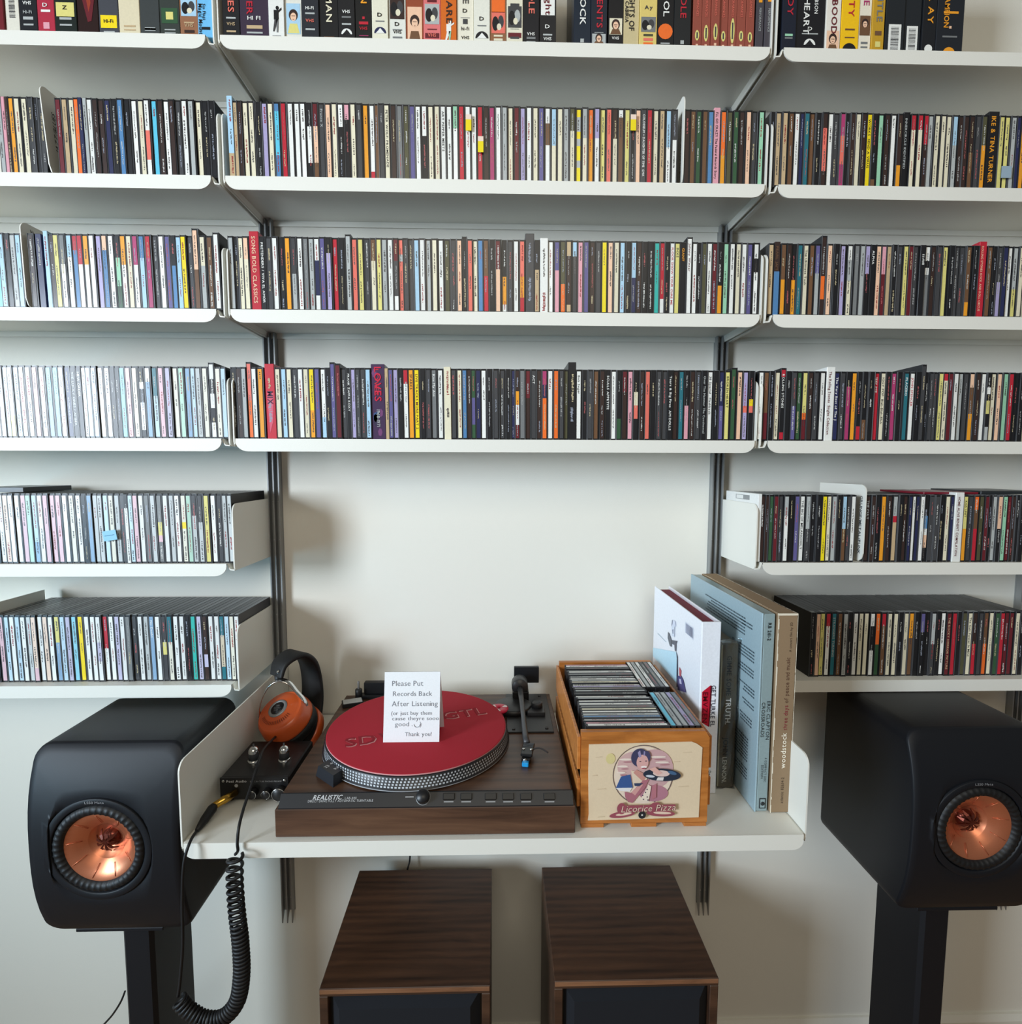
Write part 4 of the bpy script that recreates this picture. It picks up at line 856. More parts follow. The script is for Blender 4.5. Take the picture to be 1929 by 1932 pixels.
# ------------------------------------------------------------------ headphone amplifier
AX0, AX1, AY0, AY1, AZ = -.4415, -.3335, -.318, -.200, ZK+.042
AM = thing('tube_amplifier', 'small black metal amplifier with two glass tubes on top', 'amplifier', ((AX0+AX1)/2, AY0, ZK))
hx = (AX1-AX0)/2; dpt = AY1-AY0
m = MB(); m.box(-hx, hx, .003, dpt, .006, .042, S(19, 19, 21), 'plastic', ch=.002); m.build('case', AM)
m = MB(); m.box(-hx, hx, 0, .003, .006, .042, S(16, 16, 18), 'plastic', ch=.0008); fp = m.build('front_panel', AM)
m = MB()
for sx in (-1, 1):
    for sz in (.011, .037): m.cyl((sx*(hx-.006), .0002, sz), (sx*(hx-.006), -.0012, sz), .0022, 10, m='chrome')
m.build('panel_screw', fp)
m = MB(); m.text("Fosi Audio", (-hx+.011, -.0002, .0345), (1, 0, 0), (0, 0, 1), .0055, S(200, 200, 200), bold=1, width=.032); m.text("BOX X4 TUBE PHONO PREAMP", (-.006, -.0002, .0345), (1, 0, 0), (0, 0, 1), .0035, S(160, 160, 160), width=.05)
m.lathe([(.0028, 0), (.0028, .0003), (.0021, .0003)], (-hx+.026, -.0001, .029), (0, -1, 0), 12, S(150, 150, 150)); m.build('lettering', fp)
for x_, r_ in ((.0, .0068), (.0215, .0068), (.0415, .0105)):
    m = MB(); m.lathe([(r_*.96, 0), (r_, .002), (r_, .010), (r_*.92, .0115), (0, .0118)], (x_, 0, .019), (0, -1, 0), 24, S(20, 20, 22), 'plastic'); kb = m.build('knob', fp)
    m = MB(); m.lathe([(r_*.93, .0112), (r_, .0104), (r_*1.02, .0108)], (x_, 0, .019), (0, -1, 0), 24, m='chrome', caps=False); m.build('knob_rim', kb)
for x_, y_ in ((-.408, -.270), (-.3585, -.268)):
    px2 = x_-(AX0+AX1)/2; py2 = y_-AY0
    m = MB(); m.lathe([(.0098, 0), (.0098, .004), (.0086, .0048)], (px2, py2, .042), (0, 0, 1), 24, m='chrome', caps=False); tb = m.build('tube_socket', AM)
    m = MB(); m.lathe([(.0078, .002), (.0082, .012), (.0078, .020), (.005, .0245), (.0016, .026), (.0012, .031), (0, .0315)], (px2, py2, .042), (0, 0, 1), 20, S(60, 62, 66), 'plastic')
    m.lathe([(.0084, .016), (.0079, .0205), (.0052, .0248), (.0018, .0264)], (px2, py2, .042), (0, 0, 1), 20, m='chrome', caps=False); m.build('vacuum_tube', AM)
for sx in (-1, 1):
    for yy in (.012, dpt-.012):
        m = MB(); m.cyl((sx*(hx-.012), yy, 0), (sx*(hx-.012), yy, .006), .006, 14, m='rubber'); m.build('foot', AM)

# ------------------------------------------------------------------ headphones
HPc = Vector(un(538, 1352, 1, -.165)); HP = thing('headphones', 'orange and black over-ear headphones with a silver yoke leaning behind the small amplifier', 'headphones', tuple(HPc))
ax_ = Vector((-.27, -.50, .80)).normalized()


def loc(p): return Vector(p)-HPc


m = MB(); prof = [(.0465, -.012), (.0490, -.010), (.0485, -.006), (.0455, .012), (.041, .0185), (.0395, .0192), (.039, .0188), (.036, .0215), (.019, .0265), (0, .0275)]
m.lathe(prof, (0, 0, 0), ax_, 48, m='orange_lacquer'); cup = m.build('ear_cup', HP)
m = MB(); m.lathe([(.0180, .0266), (.0175, .0282), (.0130, .0288), (.0125, .0276)], (0, 0, 0), ax_, 32, m='alu', caps=False); m.build('silver_ring', cup)
m = MB(); m.lathe([(.0126, .0272), (.0122, .0286), (0, .0288)], (0, 0, 0), ax_, 32, S(16, 17, 20), 'plastic'); e1 = ax_.cross(Vector((0, 0, 1))).normalized()*-1; e1 = Vector((.93, -.25, .17)); e1 = (e1-ax_*e1.dot(ax_)).normalized(); e2 = ax_.cross(e1)
for t, k in (("HIFI", .003), ("AUDIO", -.0015), ("LAB", -.006)): m.text(t, ax_*.0289+e2*k, e1, e2, .0045, S(140, 142, 146), center=True)
m.build('badge', cup)
m = MB()
for i in range(18):
    t = math.radians(215+i*7.2); d_ = e1*math.cos(t)+e2*math.sin(t); p0 = d_*.0255+ax_*.0252; p1 = d_*.0315+ax_*.0236; tt = ax_.cross(d_)
    m.add([p0-tt*.0006+ax_*.0003, p0+tt*.0006+ax_*.0003, p1+tt*.0007+ax_*.0003, p1-tt*.0007+ax_*.0003], [(0, 1, 2, 3)], S(120, 48, 20), 'plastic')
m.build('vent_slots', cup)
m = MB(); m.lathe([(.030, -.0345), (.044, -.034), (.0485, -.028), (.049, -.018), (.047, -.0125), (.0, -.0125)][::-1], (0, 0, 0), ax_, 40, m='leather'); m.build('ear_pad', HP)
# second cup, facing away behind
c2 = loc(un(572, 1378, 1, -.125)); ax2 = Vector((.55, .55, -.55)).normalized()
m = MB(); m.lathe([(.044, -.024), (.047, -.018), (.047, -.008), (.044, -.003), (0, -.003)], c2, ax2, 36, m='leather'); m.build('ear_pad', HP)
m = MB(); m.lathe([(.046, -.004), (.047, 0), (.042, .014), (.036, .018), (0, .022)], c2, ax2, 36, m='orange_lacquer'); m.build('ear_cup', HP)
# headband
bp = smooth([loc(un(522, 1276, 1, -.162)), loc(un(528, 1254, 1, -.155)), loc(un(544, 1239, 1, -.14)), loc(un(563, 1233, 1, -.12)), loc(un(580, 1246, 1, -.098)), loc(un(588, 1275, 1, -.085)), loc(un(590, 1312, 1, -.085)), loc(un(586, 1348, 1, -.095))], 6)
n_ = len(bp); wdir = [tuple(Vector((.62, -.72, .10)).lerp(Vector((.92, -.38, .0)), i/(n_-1))) for i in range(n_)]
m = MB(); m.ribbon(bp, [.0265]*n_, wdir, [.007+.003*math.sin(math.pi*i/(n_-1)) for i in range(n_)], m='leather'); hb_ = m.build('headband', HP)
m = MB(); q0 = bp[2]; m.lathe([(.0028, 0), (.0028, .006), (0, .007)], loc(un(527, 1266, 1, -.170)), (0, -1, .1), 12, m='chrome'); m.build('rivet', hb_)
yk = smooth([loc(un(490, 1352, 1, -.165)), loc(un(490, 1335, 1, -.166)), loc(un(497, 1312, 1, -.168)), loc(un(509, 1292, 1, -.170)), loc(un(526, 1283, 1, -.170)), loc(un(545, 1288, 1, -.170)), loc(un(562, 1307, 1, -.168)), loc(un(577, 1325, 1, -.166)), loc(un(581, 1342, 1, -.164))], 5)
m = MB(); m.ribbon(yk, .0042, (.15, -.5, -.85), .0016, m='chrome'); n2 = len(yk)
m2 = MB(); m2.ribbon(yk, [.0042]*n2, [(0, -.8, -.6)]*n2, .0022, m='chrome'); m2.build('yoke', HP)
m = MB(); m.cyl(loc(un(526, 1283, 1, -.168)), loc(un(524, 1274, 1, -.163)), .0062, 14, m='rubber'); m.build('swivel', HP)

# cable with plug, coil and loop
PT = [un(478+(-38), 1494, 1, AY0-.001)]
jk = Vector(((AX0+AX1)/2-hx+.026, AY0-.001, ZK+.019))
CB = thing('headphone_cable', 'black coiled headphone cable hanging over the front edge of the deep shelf', 'cable', tuple(jk))
J = lambda p: Vector(p)-jk
p1 = Vector(un(404, 1521, 1, -.350)); p2 = Vector(un(371, 1568, 1, -.392))
m = MB(); d1 = (p1-jk); m.lathe([(.0052, 0), (.0052, d1.length*.28), (.0062, d1.length*.3), (.0062, d1.length*.62), (.0054, d1.length*.64), (.0054, d1.length)], (0, 0, 0), d1, 20, m='brass'); m.build('gold_plug', CB)
m = MB(); d2 = p2-p1; m.lathe([(.0058, 0), (.0072, d2.length*.12), (.0066, d2.length*.55), (.0034, d2.length*.98), (.002, d2.length)], J(p1), d2, 16, m='rubber'); m.build('plug_boot', CB)
yc = -.424
main = [p2, Vector(un(358, 1590, 1, -.419)), Vector(un(347, 1630, 1, yc-.004)), Vector(un(344, 1700, 1, yc-.004)), Vector(un(345, 1780, 1, yc-.004)), Vector(un(340, 1850, 1, yc-.004)), Vector(un(336, 1880, 1, yc-.004))]
m = MB(); m.tube([J(p) for p in smooth(main, 6)], .0022, 8, m='rubber'); m.build('straight_lead', CB)
cl = smooth([un(338, 1886, 1, yc-.004), un(355, 1905, 1, yc-.004), un(385, 1922, 1, yc-.004), un(420, 1920, 1, yc-.004), un(447, 1890, 1, yc-.004), un(456, 1840, 1, yc-.004), un(454, 1780, 1, yc-.004), un(447, 1720, 1, yc-.004), un(443, 1660, 1, yc-.004), un(444, 1614, 1, yc-.004)], 24)
ln = [0]
for i in range(1, len(cl)): ln.append(ln[-1]+(cl[i]-cl[i-1]).length)
tot = ln[-1]; hel = []; turns = 0.; N_ = 900; up0 = Vector((0, 1, 0)); prev = 0
for i in range(N_+1):
    sL = tot*i/N_; k = max(0, min(len(ln)-2, int(np.searchsorted(ln, sL))-1)); f_ = (sL-ln[k])/max(1e-9, ln[k+1]-ln[k]); p = cl[k].lerp(cl[k+1], f_); d_ = (cl[k+1]-cl[k]).normalized()
    pitch = .0058 if sL < tot*.62 else .0058+.0075*(sL/tot-.62)/.38
    turns += (sL-prev)/pitch; prev = sL
    e_ = (up0-d_*up0.dot(d_)).normalized(); g_ = d_.cross(e_); a = turns*2*math.pi; r_ = .0098
    hel.append(J(p+e_*math.cos(a)*r_*.8+g_*math.sin(a)*r_))
m = MB(); m.tube(hel, .0024, 6, m='rubber'); m.build('coil', CB)
up2 = [un(444, 1612, 1, yc-.004), un(449, 1605, 1, -.419), un(448, 1590, 1, -.4185), un(451, 1560, 1, -.412), un(460, 1525, 1, -.385), un(475, 1480, 1, -.352), un(487, 1440, 1, -.325), un(497, 1415, 1, -.285), un(512, 1398, 1, -.235), un(521, 1389, 1, -.205)]
m = MB(); m.tube([J(p) for p in smooth(up2, 6)], .0021, 8, m='rubber'); m.build('upper_lead', CB)


# ------------------------------------------------------------------ crate with CDs
kx0, kx1, ky0, ky1 = .1225, .3125, -.389, -.090; kz0 = ZK+.006; kz1 = -.3955
KR = thing('wooden_crate', 'small orange-brown wooden crate with a printed logo panel, packed with CDs', 'crate', ((kx0+kx1)/2, ky0, ZK))
kw = (kx1-kx0)/2; kd = ky1-ky0; kh = kz1-ZK
for nm, y_ in (('front_panel', 0.), ('back_panel', kd-.010)):
    m = MB(); P = [(-kw, .006), (kw, .006), (kw, kh-.010), (kw-.006, kh), (-kw, kh)]
    m.prism(P, 1, y_, y_+.010, m='pine'); fpn = m.build(nm, KR)
    if nm == 'front_panel': FP = fpn
for (z_, h_) in ((.088, .050), (.030, .044)):
    for sx in (-1, 1):
        m = MB(); m.box(-.0025, .0025, .004, kd, z_, z_+h_, m='pine', ch=.0008); s_ = m.build('side_slat', KR); s_.location = (sx*(kw+.0028), 0, 0)
for xx in (-kw+.018, 0, kw-.018):
    m = MB(); m.box(-.017 if xx else -.019, .017 if xx else .019, -.001, kd, 0, .0058, m='pine', ch=.0006); s_ = m.build('bottom_slat', KR); s_.location = (xx, 0, 0)


def KP(X, Y):       # crate picture coordinates (crop) to the panel plane, local to the crate
    u = 1080+X/7.144; v = 1370+Y/7.144
    return (-kw+(u-1096.5)/236.5*2*kw, kh-(v-1381)/169.*(kh-.006))


m = MB(); pl = [(215, 235), (1570, 212), (1640, 240), (1712, 290), (1700, 760), (1692, 1215), (215, 1238), (225, 1160), (212, 600)]
m.prism([KP(*p) for p in pl][::-1], 1, -.0012, 0, S(222, 200, 168), 'paper'); lp = m.build('printed_panel', FP)
m = MB(); LY = [-.0013]


def poly(pts, col, dy=.00008, mm='paper'):
    LY[0] -= dy; m.quad([(KP(*p)[0], LY[0], KP(*p)[1]) for p in pts][::-1], S(*col), mm)


def ell(cx, cy, rx, ry, col, rot=0., a0=0, a1=360, n=28):
    pts = []
    for i in range(n+(0 if a1-a0 >= 359 else 1)):
        t = math.radians(a0+(a1-a0)*i/n); x = rx*math.cos(t); y = ry*math.sin(t); pts.append((cx+x*math.cos(rot)-y*math.sin(rot), cy+x*math.sin(rot)+y*math.cos(rot)))
    poly(pts, col)


for (X, Y, w_, h_) in ((300, 400, 90, 10), (1450, 350, 120, 9), (1400, 800, 140, 10), (330, 820, 110, 10), (340, 1190, 90, 12), (1330, 470, 80, 7), (260, 640, 60, 8)):
    poly([(X, Y), (X+w_, Y-h_), (X+w_+10, Y+2), (X+8, Y+h_*.7)], (206, 184, 152))
ell(500, 420, 60, 70, (214, 198, 138))
# ring
n = 64
for i in range(n):
    a, b_ = 2*math.pi*i/n, 2*math.pi*(i+1)/n
    if 62 < math.degrees(a) < 118: continue
    m.quad([(KP(935+402*math.cos(t)*r, 640+395*math.sin(t)*r)[0], -.0016, KP(935+402*math.cos(t)*r, 640+395*math.sin(t)*r)[1]) for t, r in ((a, 1), (b_, 1), (b_, .97), (a, .97))][::-1], S(110, 92, 88), 'paper')
ell(935, 640, 385, 378, (228, 208, 188))
ell(1080, 560, 250, 260, (198, 158, 158)); ell(800, 520, 210, 190, (204, 166, 162)); ell(1080, 880, 190, 110, (176, 120, 134))
for (x, y, rx) in ((700, 430, 90), (660, 520, 70), (1120, 400, 110), (1180, 470, 90), (640, 600, 60)): ell(x, y, rx, 13, (232, 214, 200)); ell(x+30, y+34, rx*.7, 9, (172, 118, 124))
poly([(640, 650), (760, 625), (800, 800), (575, 800)], (52, 84, 140)); poly([(570, 800), (790, 798), (760, 850), (620, 835)], (226, 222, 220))
poly([(770, 570), (900, 600), (1000, 640), (960, 740), (800, 740)], (222, 200, 176)); poly([(800, 600), (840, 560), (990, 640), (930, 720)], (198, 140, 128))
poly([(690, 850), (770, 870), (930, 700), (1010, 690), (960, 800), (800, 1000), (740, 985), (700, 920)], (170, 104, 116)); poly([(780, 860), (900, 740), (930, 760), (830, 900)], (206, 152, 146))
poly([(900, 960), (1000, 760), (1040, 780), (1010, 985)], (232, 214, 196)); poly([(1050, 780), (1110, 740), (1110, 930), (1050, 960)], (178, 112, 122))
for (x, y) in ((930, 900), (965, 860), (990, 920), (940, 950), (985, 820), (1000, 960)): ell(x, y, 9, 9, (74, 56, 84), n=8)
poly([(810, 735), (930, 735), (880, 775), (820, 770)], (48, 60, 90))
ell(880, 400, 115, 120, (58, 56, 88)); ell(960, 390, 60, 80, (66, 62, 94)); ell(915, 460, 78, 100, (214, 164, 158)); ell(935, 520, 42, 14, (240, 226, 220)); poly([(850, 330), (880, 300), (900, 380), (870, 400)], (150, 140, 176)); poly([(930, 310), (950, 320), (945, 370), (925, 370)], (140, 132, 170))
ell(885, 448, 14, 6, (50, 36, 56), n=10); ell(960, 442, 14, 6, (50, 36, 56), n=10); ell(935, 535, 30, 6, (150, 50, 70), n=10)
ell(1175, 625, 250, 82, (30, 40, 58), .06); ell(1165, 605, 110, 42, (222, 192, 182), .06); ell(1310, 600, 60, 22, (64, 96, 130), .3); ell(1020, 640, 60, 16, (200, 204, 214), .1); poly([(1120, 655), (1200, 655), (1190, 700), (1100, 695)], (226, 218, 214))
poly([(1000, 545), (1080, 520), (1180, 600), (1120, 625), (1040, 570)], (222, 172, 160))
# lettering with swashes
for (x, y, rx, ry, rot) in ((660, 1140, 170, 42, -.12), (1170, 1130, 190, 42, .05)): ell(x, y, rx, ry, (150, 72, 84), rot); ell(x+20, y-6, rx*.62, ry*.42, (226, 198, 176), rot)
ell(650, 1060, 60, 75, (150, 72, 84)); ell(1100, 1040, 70, 60, (150, 72, 84)); poly([(600, 1020), (1360, 1010), (1370, 1090), (610, 1110)], (150, 72, 84))
LY[0] -= .0001
a_ = KP(640, 1110); b2 = KP(1370, 1090)
m.text("Licorice Pizza", (a_[0], LY[0], a_[1]), (b2[0]-a_[0], 0, b2[1]-a_[1]), (0, 0, 1), .0165, S(96, 48, 58), 'paper', bold=1, width=(b2[0]-a_[0]), slant=.22, lift=.0001)
LY[0] -= .0002
m.text("Licorice Pizza", (a_[0]+.0004, LY[0], a_[1]+.0003), (b2[0]-a_[0], 0, b2[1]-a_[1]), (0, 0, 1), .0162, S(226, 200, 176), 'paper', bold=0, width=(b2[0]-a_[0]), slant=.22, lift=.0001)
ell(922, 1145, 50, 50, (26, 24, 28)); ell(922, 1145, 12, 12, (220, 214, 206), n=12)
m.build('logo_print', lp)

# CDs standing spine-up in the crate
ctoks = "w p s b s w c m w w s w k s m V w c s w s m w s g w p s w".split()
y_ = -.3775; k = 0; nb = {}
YB = -.104
ys = np.linspace(-.3725, -.122, 27)
for i, yy in enumerate(ys):
    kk = ctoks[i % len(ctoks)]; b = MB(); c_ = MB(); th = .0078 if i % 4 else .0088
    cd_parts(b, c_, th, .1248, [(0., kk)], False, None, .138, full=True)
    o = b.build('cd_case'); c_.build('spine_card', o)
    # local: width x -> world y, height z -> world x, depth y -> down
    M = Matrix(((0, 0, 1, 0), (1, 0, 0, 0), (0, -1, 0, 0), (0, 0, 0, 1)))
    tl = Matrix.Rotation(math.radians(-.8+RG.uniform(-.3, .3)), 4, 'X')
    o.matrix_world = Matrix.Translation((kx0+.0065+RG.uniform(0, .003), yy, kz0+.1435+RG.uniform(-.001, .0015))) @ tl @ M
    tag(o, '%s spined CD in the left file of the crate, %s from the front' % (CN[kk], UNITS[i+1] if i < 20 else 'twenty-'+UNITS[i-19]), 'CD', 'CDs filed in the wooden crate')
for gi, (yf_, toks, zt_, x0_) in enumerate(((-.378, 'A s s V m', kz0+.1445, .2625), (-.236, 'w s w g m w', kz0+.146, .2560))):
    toks = toks.split()
    for i, kk in enumerate(toks):
        b = MB(); c_ = MB(); cd_parts(b, c_, .0088 if gi == 0 else .0078, .1248, [(0., kk)], False, None, .138, full=True); o = b.build('cd_case'); c_.build('spine_card', o)
        M = Matrix(((-1, 0, 0, 0), (0, 0, 1, 0), (0, -1, 0, 0), (0, 0, 0, 1))) @ Matrix.Rotation(math.pi, 4, 'Y') @ Matrix.Translation((0, 0, -.1248))
        M = Matrix(((1, 0, 0, 0), (0, 0, 1, 0), (0, -1, 0, 0), (0, 0, 0, 1)))
        o.matrix_world = Matrix.Translation((x0_+i*(.0092 if gi == 0 else .0082), yf_, zt_)) @ M
        tag(o, '%s spined CD in the %s crossways group of the crate, %s from its left' % (CN[kk], ('front', 'rear')[gi], UNITS[i+1]), 'CD', 'CDs filed in the wooden crate')

# ------------------------------------------------------------------ books and box sets right of the crate
BX = .3265
B1 = thing('hardcover_book', 'thick white hardcover book with red and black letters on its spine beside the crate', 'book', (BX, -.308, ZK+.001))
bw, bd, bh = .0315, .266, .287
m = MB(); cw_ = S(232, 234, 240); m.box(0, .0024, 0, bd, 0, bh, cw_, 'print', ch=.0005); fcv = m.build('cover_board', B1)
m = MB(); m.box(bw-.0024, bw, 0, bd, 0, bh, cw_, 'print', ch=.0005); m.build('cover_board', B1)
m = MB(); m.box(.0008, bw-.0008, -.0008, .0028, 0, bh, cw_, 'print', ch=.0005); spn = m.build('spine', B1)
m = MB(); m.box(.0025, bw-.0025, .003, bd-.006, .004, bh-.006, S(120, 26, 50), 'paper'); m.build('page_block', B1)


def SPP(u, v):
    p = un(u, v, 1, -.309); return (p[0]-BX, -.0012, p[2]-ZK-.001)


m = MB()
m.quad([SPP(1325, 1306), SPP(1327, 1304), SPP(1341, 1293), SPP(1337, 1371), SPP(1324, 1363)][::-1], S(190, 22, 50)); m.quad([SPP(1341, 1293), SPP(1344, 1294), SPP(1339, 1371), SPP(1337, 1371)][::-1], S(84, 8, 22))
q = SPP(1327, 1306); m.text("EMVZEN", (q[0], -.0014, q[2]), (0, 0, -1), (1, 0, 0), .0115, S(96, 8, 24), bold=1, width=.052)
q = SPP(1343, 1293); m.text("GET TURKE EL", (q[0], -.0014, q[2]), (0, 0, -1), (1, 0, 0), .0100, S(70, 72, 84), bold=1, width=.070); q = SPP(1337, 1454); m.text("De", (q[0], -.0014, q[2]), (0, 0, -1), (1, 0, 0), .006, S(70, 68, 70), bold=1)
m.build('spine_lettering', spn)
m = MB(); CVD = [-.0003]


def cpoly(pts, col):      # crop coordinates of the cover to the cover plane
    CVD[0] -= .00005; out = []
    for X, Y in pts:
        p = un(1225+X/7.565, 1090+Y/7.567, 0, BX); out.append((CVD[0], p[1]+.308, p[2]-ZK-.001))
    m.quad(out, S(*col))


cpoly([(520, 625), (640, 715), (632, 890), (516, 775)], (208, 214, 228))
for i in range(14):
    x = 526+i*8; yo = 640+(x-520)*.76; cpoly([(x, yo), (x+RG.uniform(2, 6), yo+4), (x+RG.uniform(2, 6), yo+145), (x, yo+140)], (124, 130, 156))
cpoly([(345, 600), (385, 625), (392, 690), (345, 720), (325, 665)], (204, 210, 228)); cpoly([(335, 610), (350, 600), (345, 660), (328, 700)], (110, 118, 140)); cpoly([(330, 700), (375, 690), (372, 850), (335, 830)], (206, 214, 230)); cpoly([(340, 740), (360, 735), (358, 800), (345, 800)], (120, 128, 150))
cpoly([(278, 772), (300, 800), (332, 900), (330, 990), (305, 970), (275, 860)], (78, 86, 100)); cpoly([(335, 890), (395, 900), (412, 905), (398, 940), (396, 1055), (378, 1040), (370, 960), (340, 945)], (70, 76, 94))
cpoly([(132, 792), (250, 915), (246, 918), (128, 797)], (180, 200, 212)); cpoly([(398, 1060), (418, 1130), (420, 1560), (402, 1560), (408, 1150)], (60, 66, 84))
cpoly([(66, 1000), (398, 1060), (408, 1150), (402, 1500), (66, 1120)], (186, 222, 238)); cpoly([(420, 1400), (470, 1400), (500, 1460), (540, 1640), (420, 1600)], (86, 84, 130)); cpoly([(440, 1270), (470, 1330), (462, 1420), (444, 1390)], (200, 100, 110)); cpoly([(440, 1440), (470, 1450), (480, 1520), (450, 1510)], (200, 196, 222))
m.build('cover_picture', fcv)

B2 = thing('wrapped_box', 'olive brown box in crinkled clear wrap between the white book and grey set', 'box set', (.3655, -.2935, ZK+.001), math.radians(0))
m = MB(); m.box(.0, .0285, 0, .135, 0, .247, S(88, 80, 62), 'print', ch=.002); bx2 = m.build('carton', B2)
m = MB(); m.box(.0, .002, -.0006, .002, .003, .245, S(176, 168, 140), 'print'); m.build('pale_edge', B2)
m = MB(); m.text("GIMME SOME", (.010, -.0006, .226), (0, 0, -1), (1, 0, 0), .013, S(44, 40, 34), bold=1, width=.068); m.text("TRUTH.", (.010, -.0006, .155), (0, 0, -1), (1, 0, 0), .015, S(235, 235, 230), bold=1, width=.046)
m.text("JOHN", (.008, -.0006, .088), (0, 0, -1), (1, 0, 0), .015, S(34, 32, 28), bold=1, width=.032); m.text("LENNON.", (.008, -.0006, .054), (0, 0, -1), (1, 0, 0), .015, S(214, 212, 200), bold=1, width=.046); m.build('lettering', bx2)
m = MB(); rw = random.Random(4); g0 = []
for i in range(13):
    for j in range(5):
        g0.append((-.0012+.031*j/4+(rw.uniform(-.0006, .0006) if 0 < j < 4 else 0), -.0016+rw.uniform(-.0012, .0003), -.0+.252*i/12+rw.uniform(-.002, .002)))
m.add(g0, [(i*5+j, i*5+j+1, i*5+j+6, i*5+j+5) for i in range(12) for j in range(4)], m='film'); 
m.add([(-.001, -.001, .249), (.031, -.001, .249), (.034, -.002, .256), (.02, .01, .2515), (.0, .01, .2505)], [(0, 1, 2, 3, 4)], m='film'); m.build('clear_wrap', B2)

B3 = thing('lp_box_set', 'tall pale blue-grey box set with dense track lists, left of the brown one', 'box set', (.3985, -.3595, ZK+.001), 0)
m = MB(); gc = S(140, 158, 160); m.box(0, .0028, 0, .308, 0, .3145, S(150, 172, 180), 'print', ch=.0008); lid = m.build('lid_panel', B3)
m = MB(); m.box(.0030, .0205, .0005, .307, .0008, .3135, gc, 'print', ch=.0012); bdy = m.build('box_body', B3)
m = MB(); ink = S(34, 40, 44)
m.text("RB 261-2", (.009, -.0003, .300), (0, 0, -1), (1, 0, 0), .0075, ink, bold=1, width=.028)
m.text("ERIC CLAPTON", (.0125, -.0003, .178), (0, 0, -1), (1, 0, 0), .0075, ink, width=.062); m.text("CROSSROADS", (.0045, -.0003, .176), (0, 0, -1), (1, 0, 0), .0075, ink, width=.056)
m.text("4 COMPACT DISC", (.0125, -.0003, .088), (0, 0, -1), (1, 0, 0), .005, ink, width=.04); m.text("EDITION", (.0075, -.0003, .076), (0, 0, -1), (1, 0, 0), .005, ink, width=.022)
m.box(.007, .017, -.0004, 0, .006, .0225, ink, 'print'); m.box(.0085, .0155, -.0006, -.0004, .0075, .021, gc, 'print'); m.lathe([(.0032, 0), (.0032, .0004)], (.012, -.0006, .014), (0, -1, 0), 14, ink, 'print'); m.build('spine_lettering', bdy)
m = MB(); rw = random.Random(9)
for (y0_, z0_, nl, ll) in ((.03, .285, 2, .05), (.055, .290, 6, .19), (.02, .245, 4, .09), (.02, .215, 3, .06), (.015, .185, 3, .05), (.015, .160, 2, .045), (.02, .135, 3, .05), (.03, .100, 8, .07), (.03, .050, 4, .05)):
    for q in range(nl):
        yy = y0_; zz = z0_-q*.0052
        while yy < y0_+ll*(.7+.3*rw.random()):
            lw = rw.uniform(.002, .007); m.quad([(-.0003, yy+lw, zz), (-.0003, yy, zz), (-.0003, yy, zz+.0024), (-.0003, yy+lw, zz+.0024)], S(66, 80, 88)); yy += lw+.0014
m.build('track_list', lid)

B4 = thing('lp_box_set', 'tall worn brown cardboard box set with white scuffed edges and a festival title', 'box set', (.4215, -.362, ZK+.001), 0)
m = MB(); m.box(0, .0305, 0, .313, 0, .3145, S(142, 118, 90), 'paper', ch=.0014); bb = m.build('carton', B4)
m = MB(); ec = S(226, 216, 196); rw = random.Random(3)
for (xa, dirn) in ((.0, 1), (.0305, -1)):
    z_ = 0.
    while z_ < .314:
        h_ = rw.uniform(.004, .012); w_ = rw.uniform(.0008, .0022) if dirn > 0 else rw.uniform(.0006, .0012); m.quad([(xa, -.0003, z_), (xa+dirn*w_, -.0003, z_), (xa+dirn*w_, -.0003, min(z_+h_, .3145)), (xa, -.0003, min(z_+h_, .3145))][::dirn], ec, 'paper'); z_ += h_
m.box(.0003, .0302, -.0002, .002, .3120, .3148, ec, 'paper')
for (xa, dirn) in ((.0, 1), (.0305, -1)):
    yy = 0.
    while yy < .31:
        l_ = rw.uniform(.006, .02); w_ = rw.uniform(.0006, .0018); q = [(xa, yy, .3149), (xa+dirn*w_, yy, .3149), (xa+dirn*w_, yy+l_, .3149), (xa, yy+l_, .3149)]; m.quad(q[::dirn], ec, 'paper'); yy += l_*1.15
m.build('scuffed_edge', bb)
m = MB()
m.text("woodstock", (.0205, -.0005, .072), (0, 0, 1), (-1, 0, 0), .0125, S(236, 226, 206), bold=1, width=.058)
m.text("three days", (.0205, -.0005, .133), (0, 0, 1), (-1, 0, 0), .0125, S(140, 44, 60), width=.040); m.text("of peace and music", (.0205, -.0005, .176), (0, 0, 1), (-1, 0, 0), .0115, S(88, 56, 46), width=.072)
m.text("A concert film by SD", (.022, -.0005, .256), (0, 0, 1), (-1, 0, 0), .006, S(60, 44, 34), width=.046); m.text("atlantic 82634-2", (.0195, -.0005, .016), (0, 0, 1), (-1, 0, 0), .0065, S(60, 44, 34), width=.042)
m.build('spine_lettering', bb)


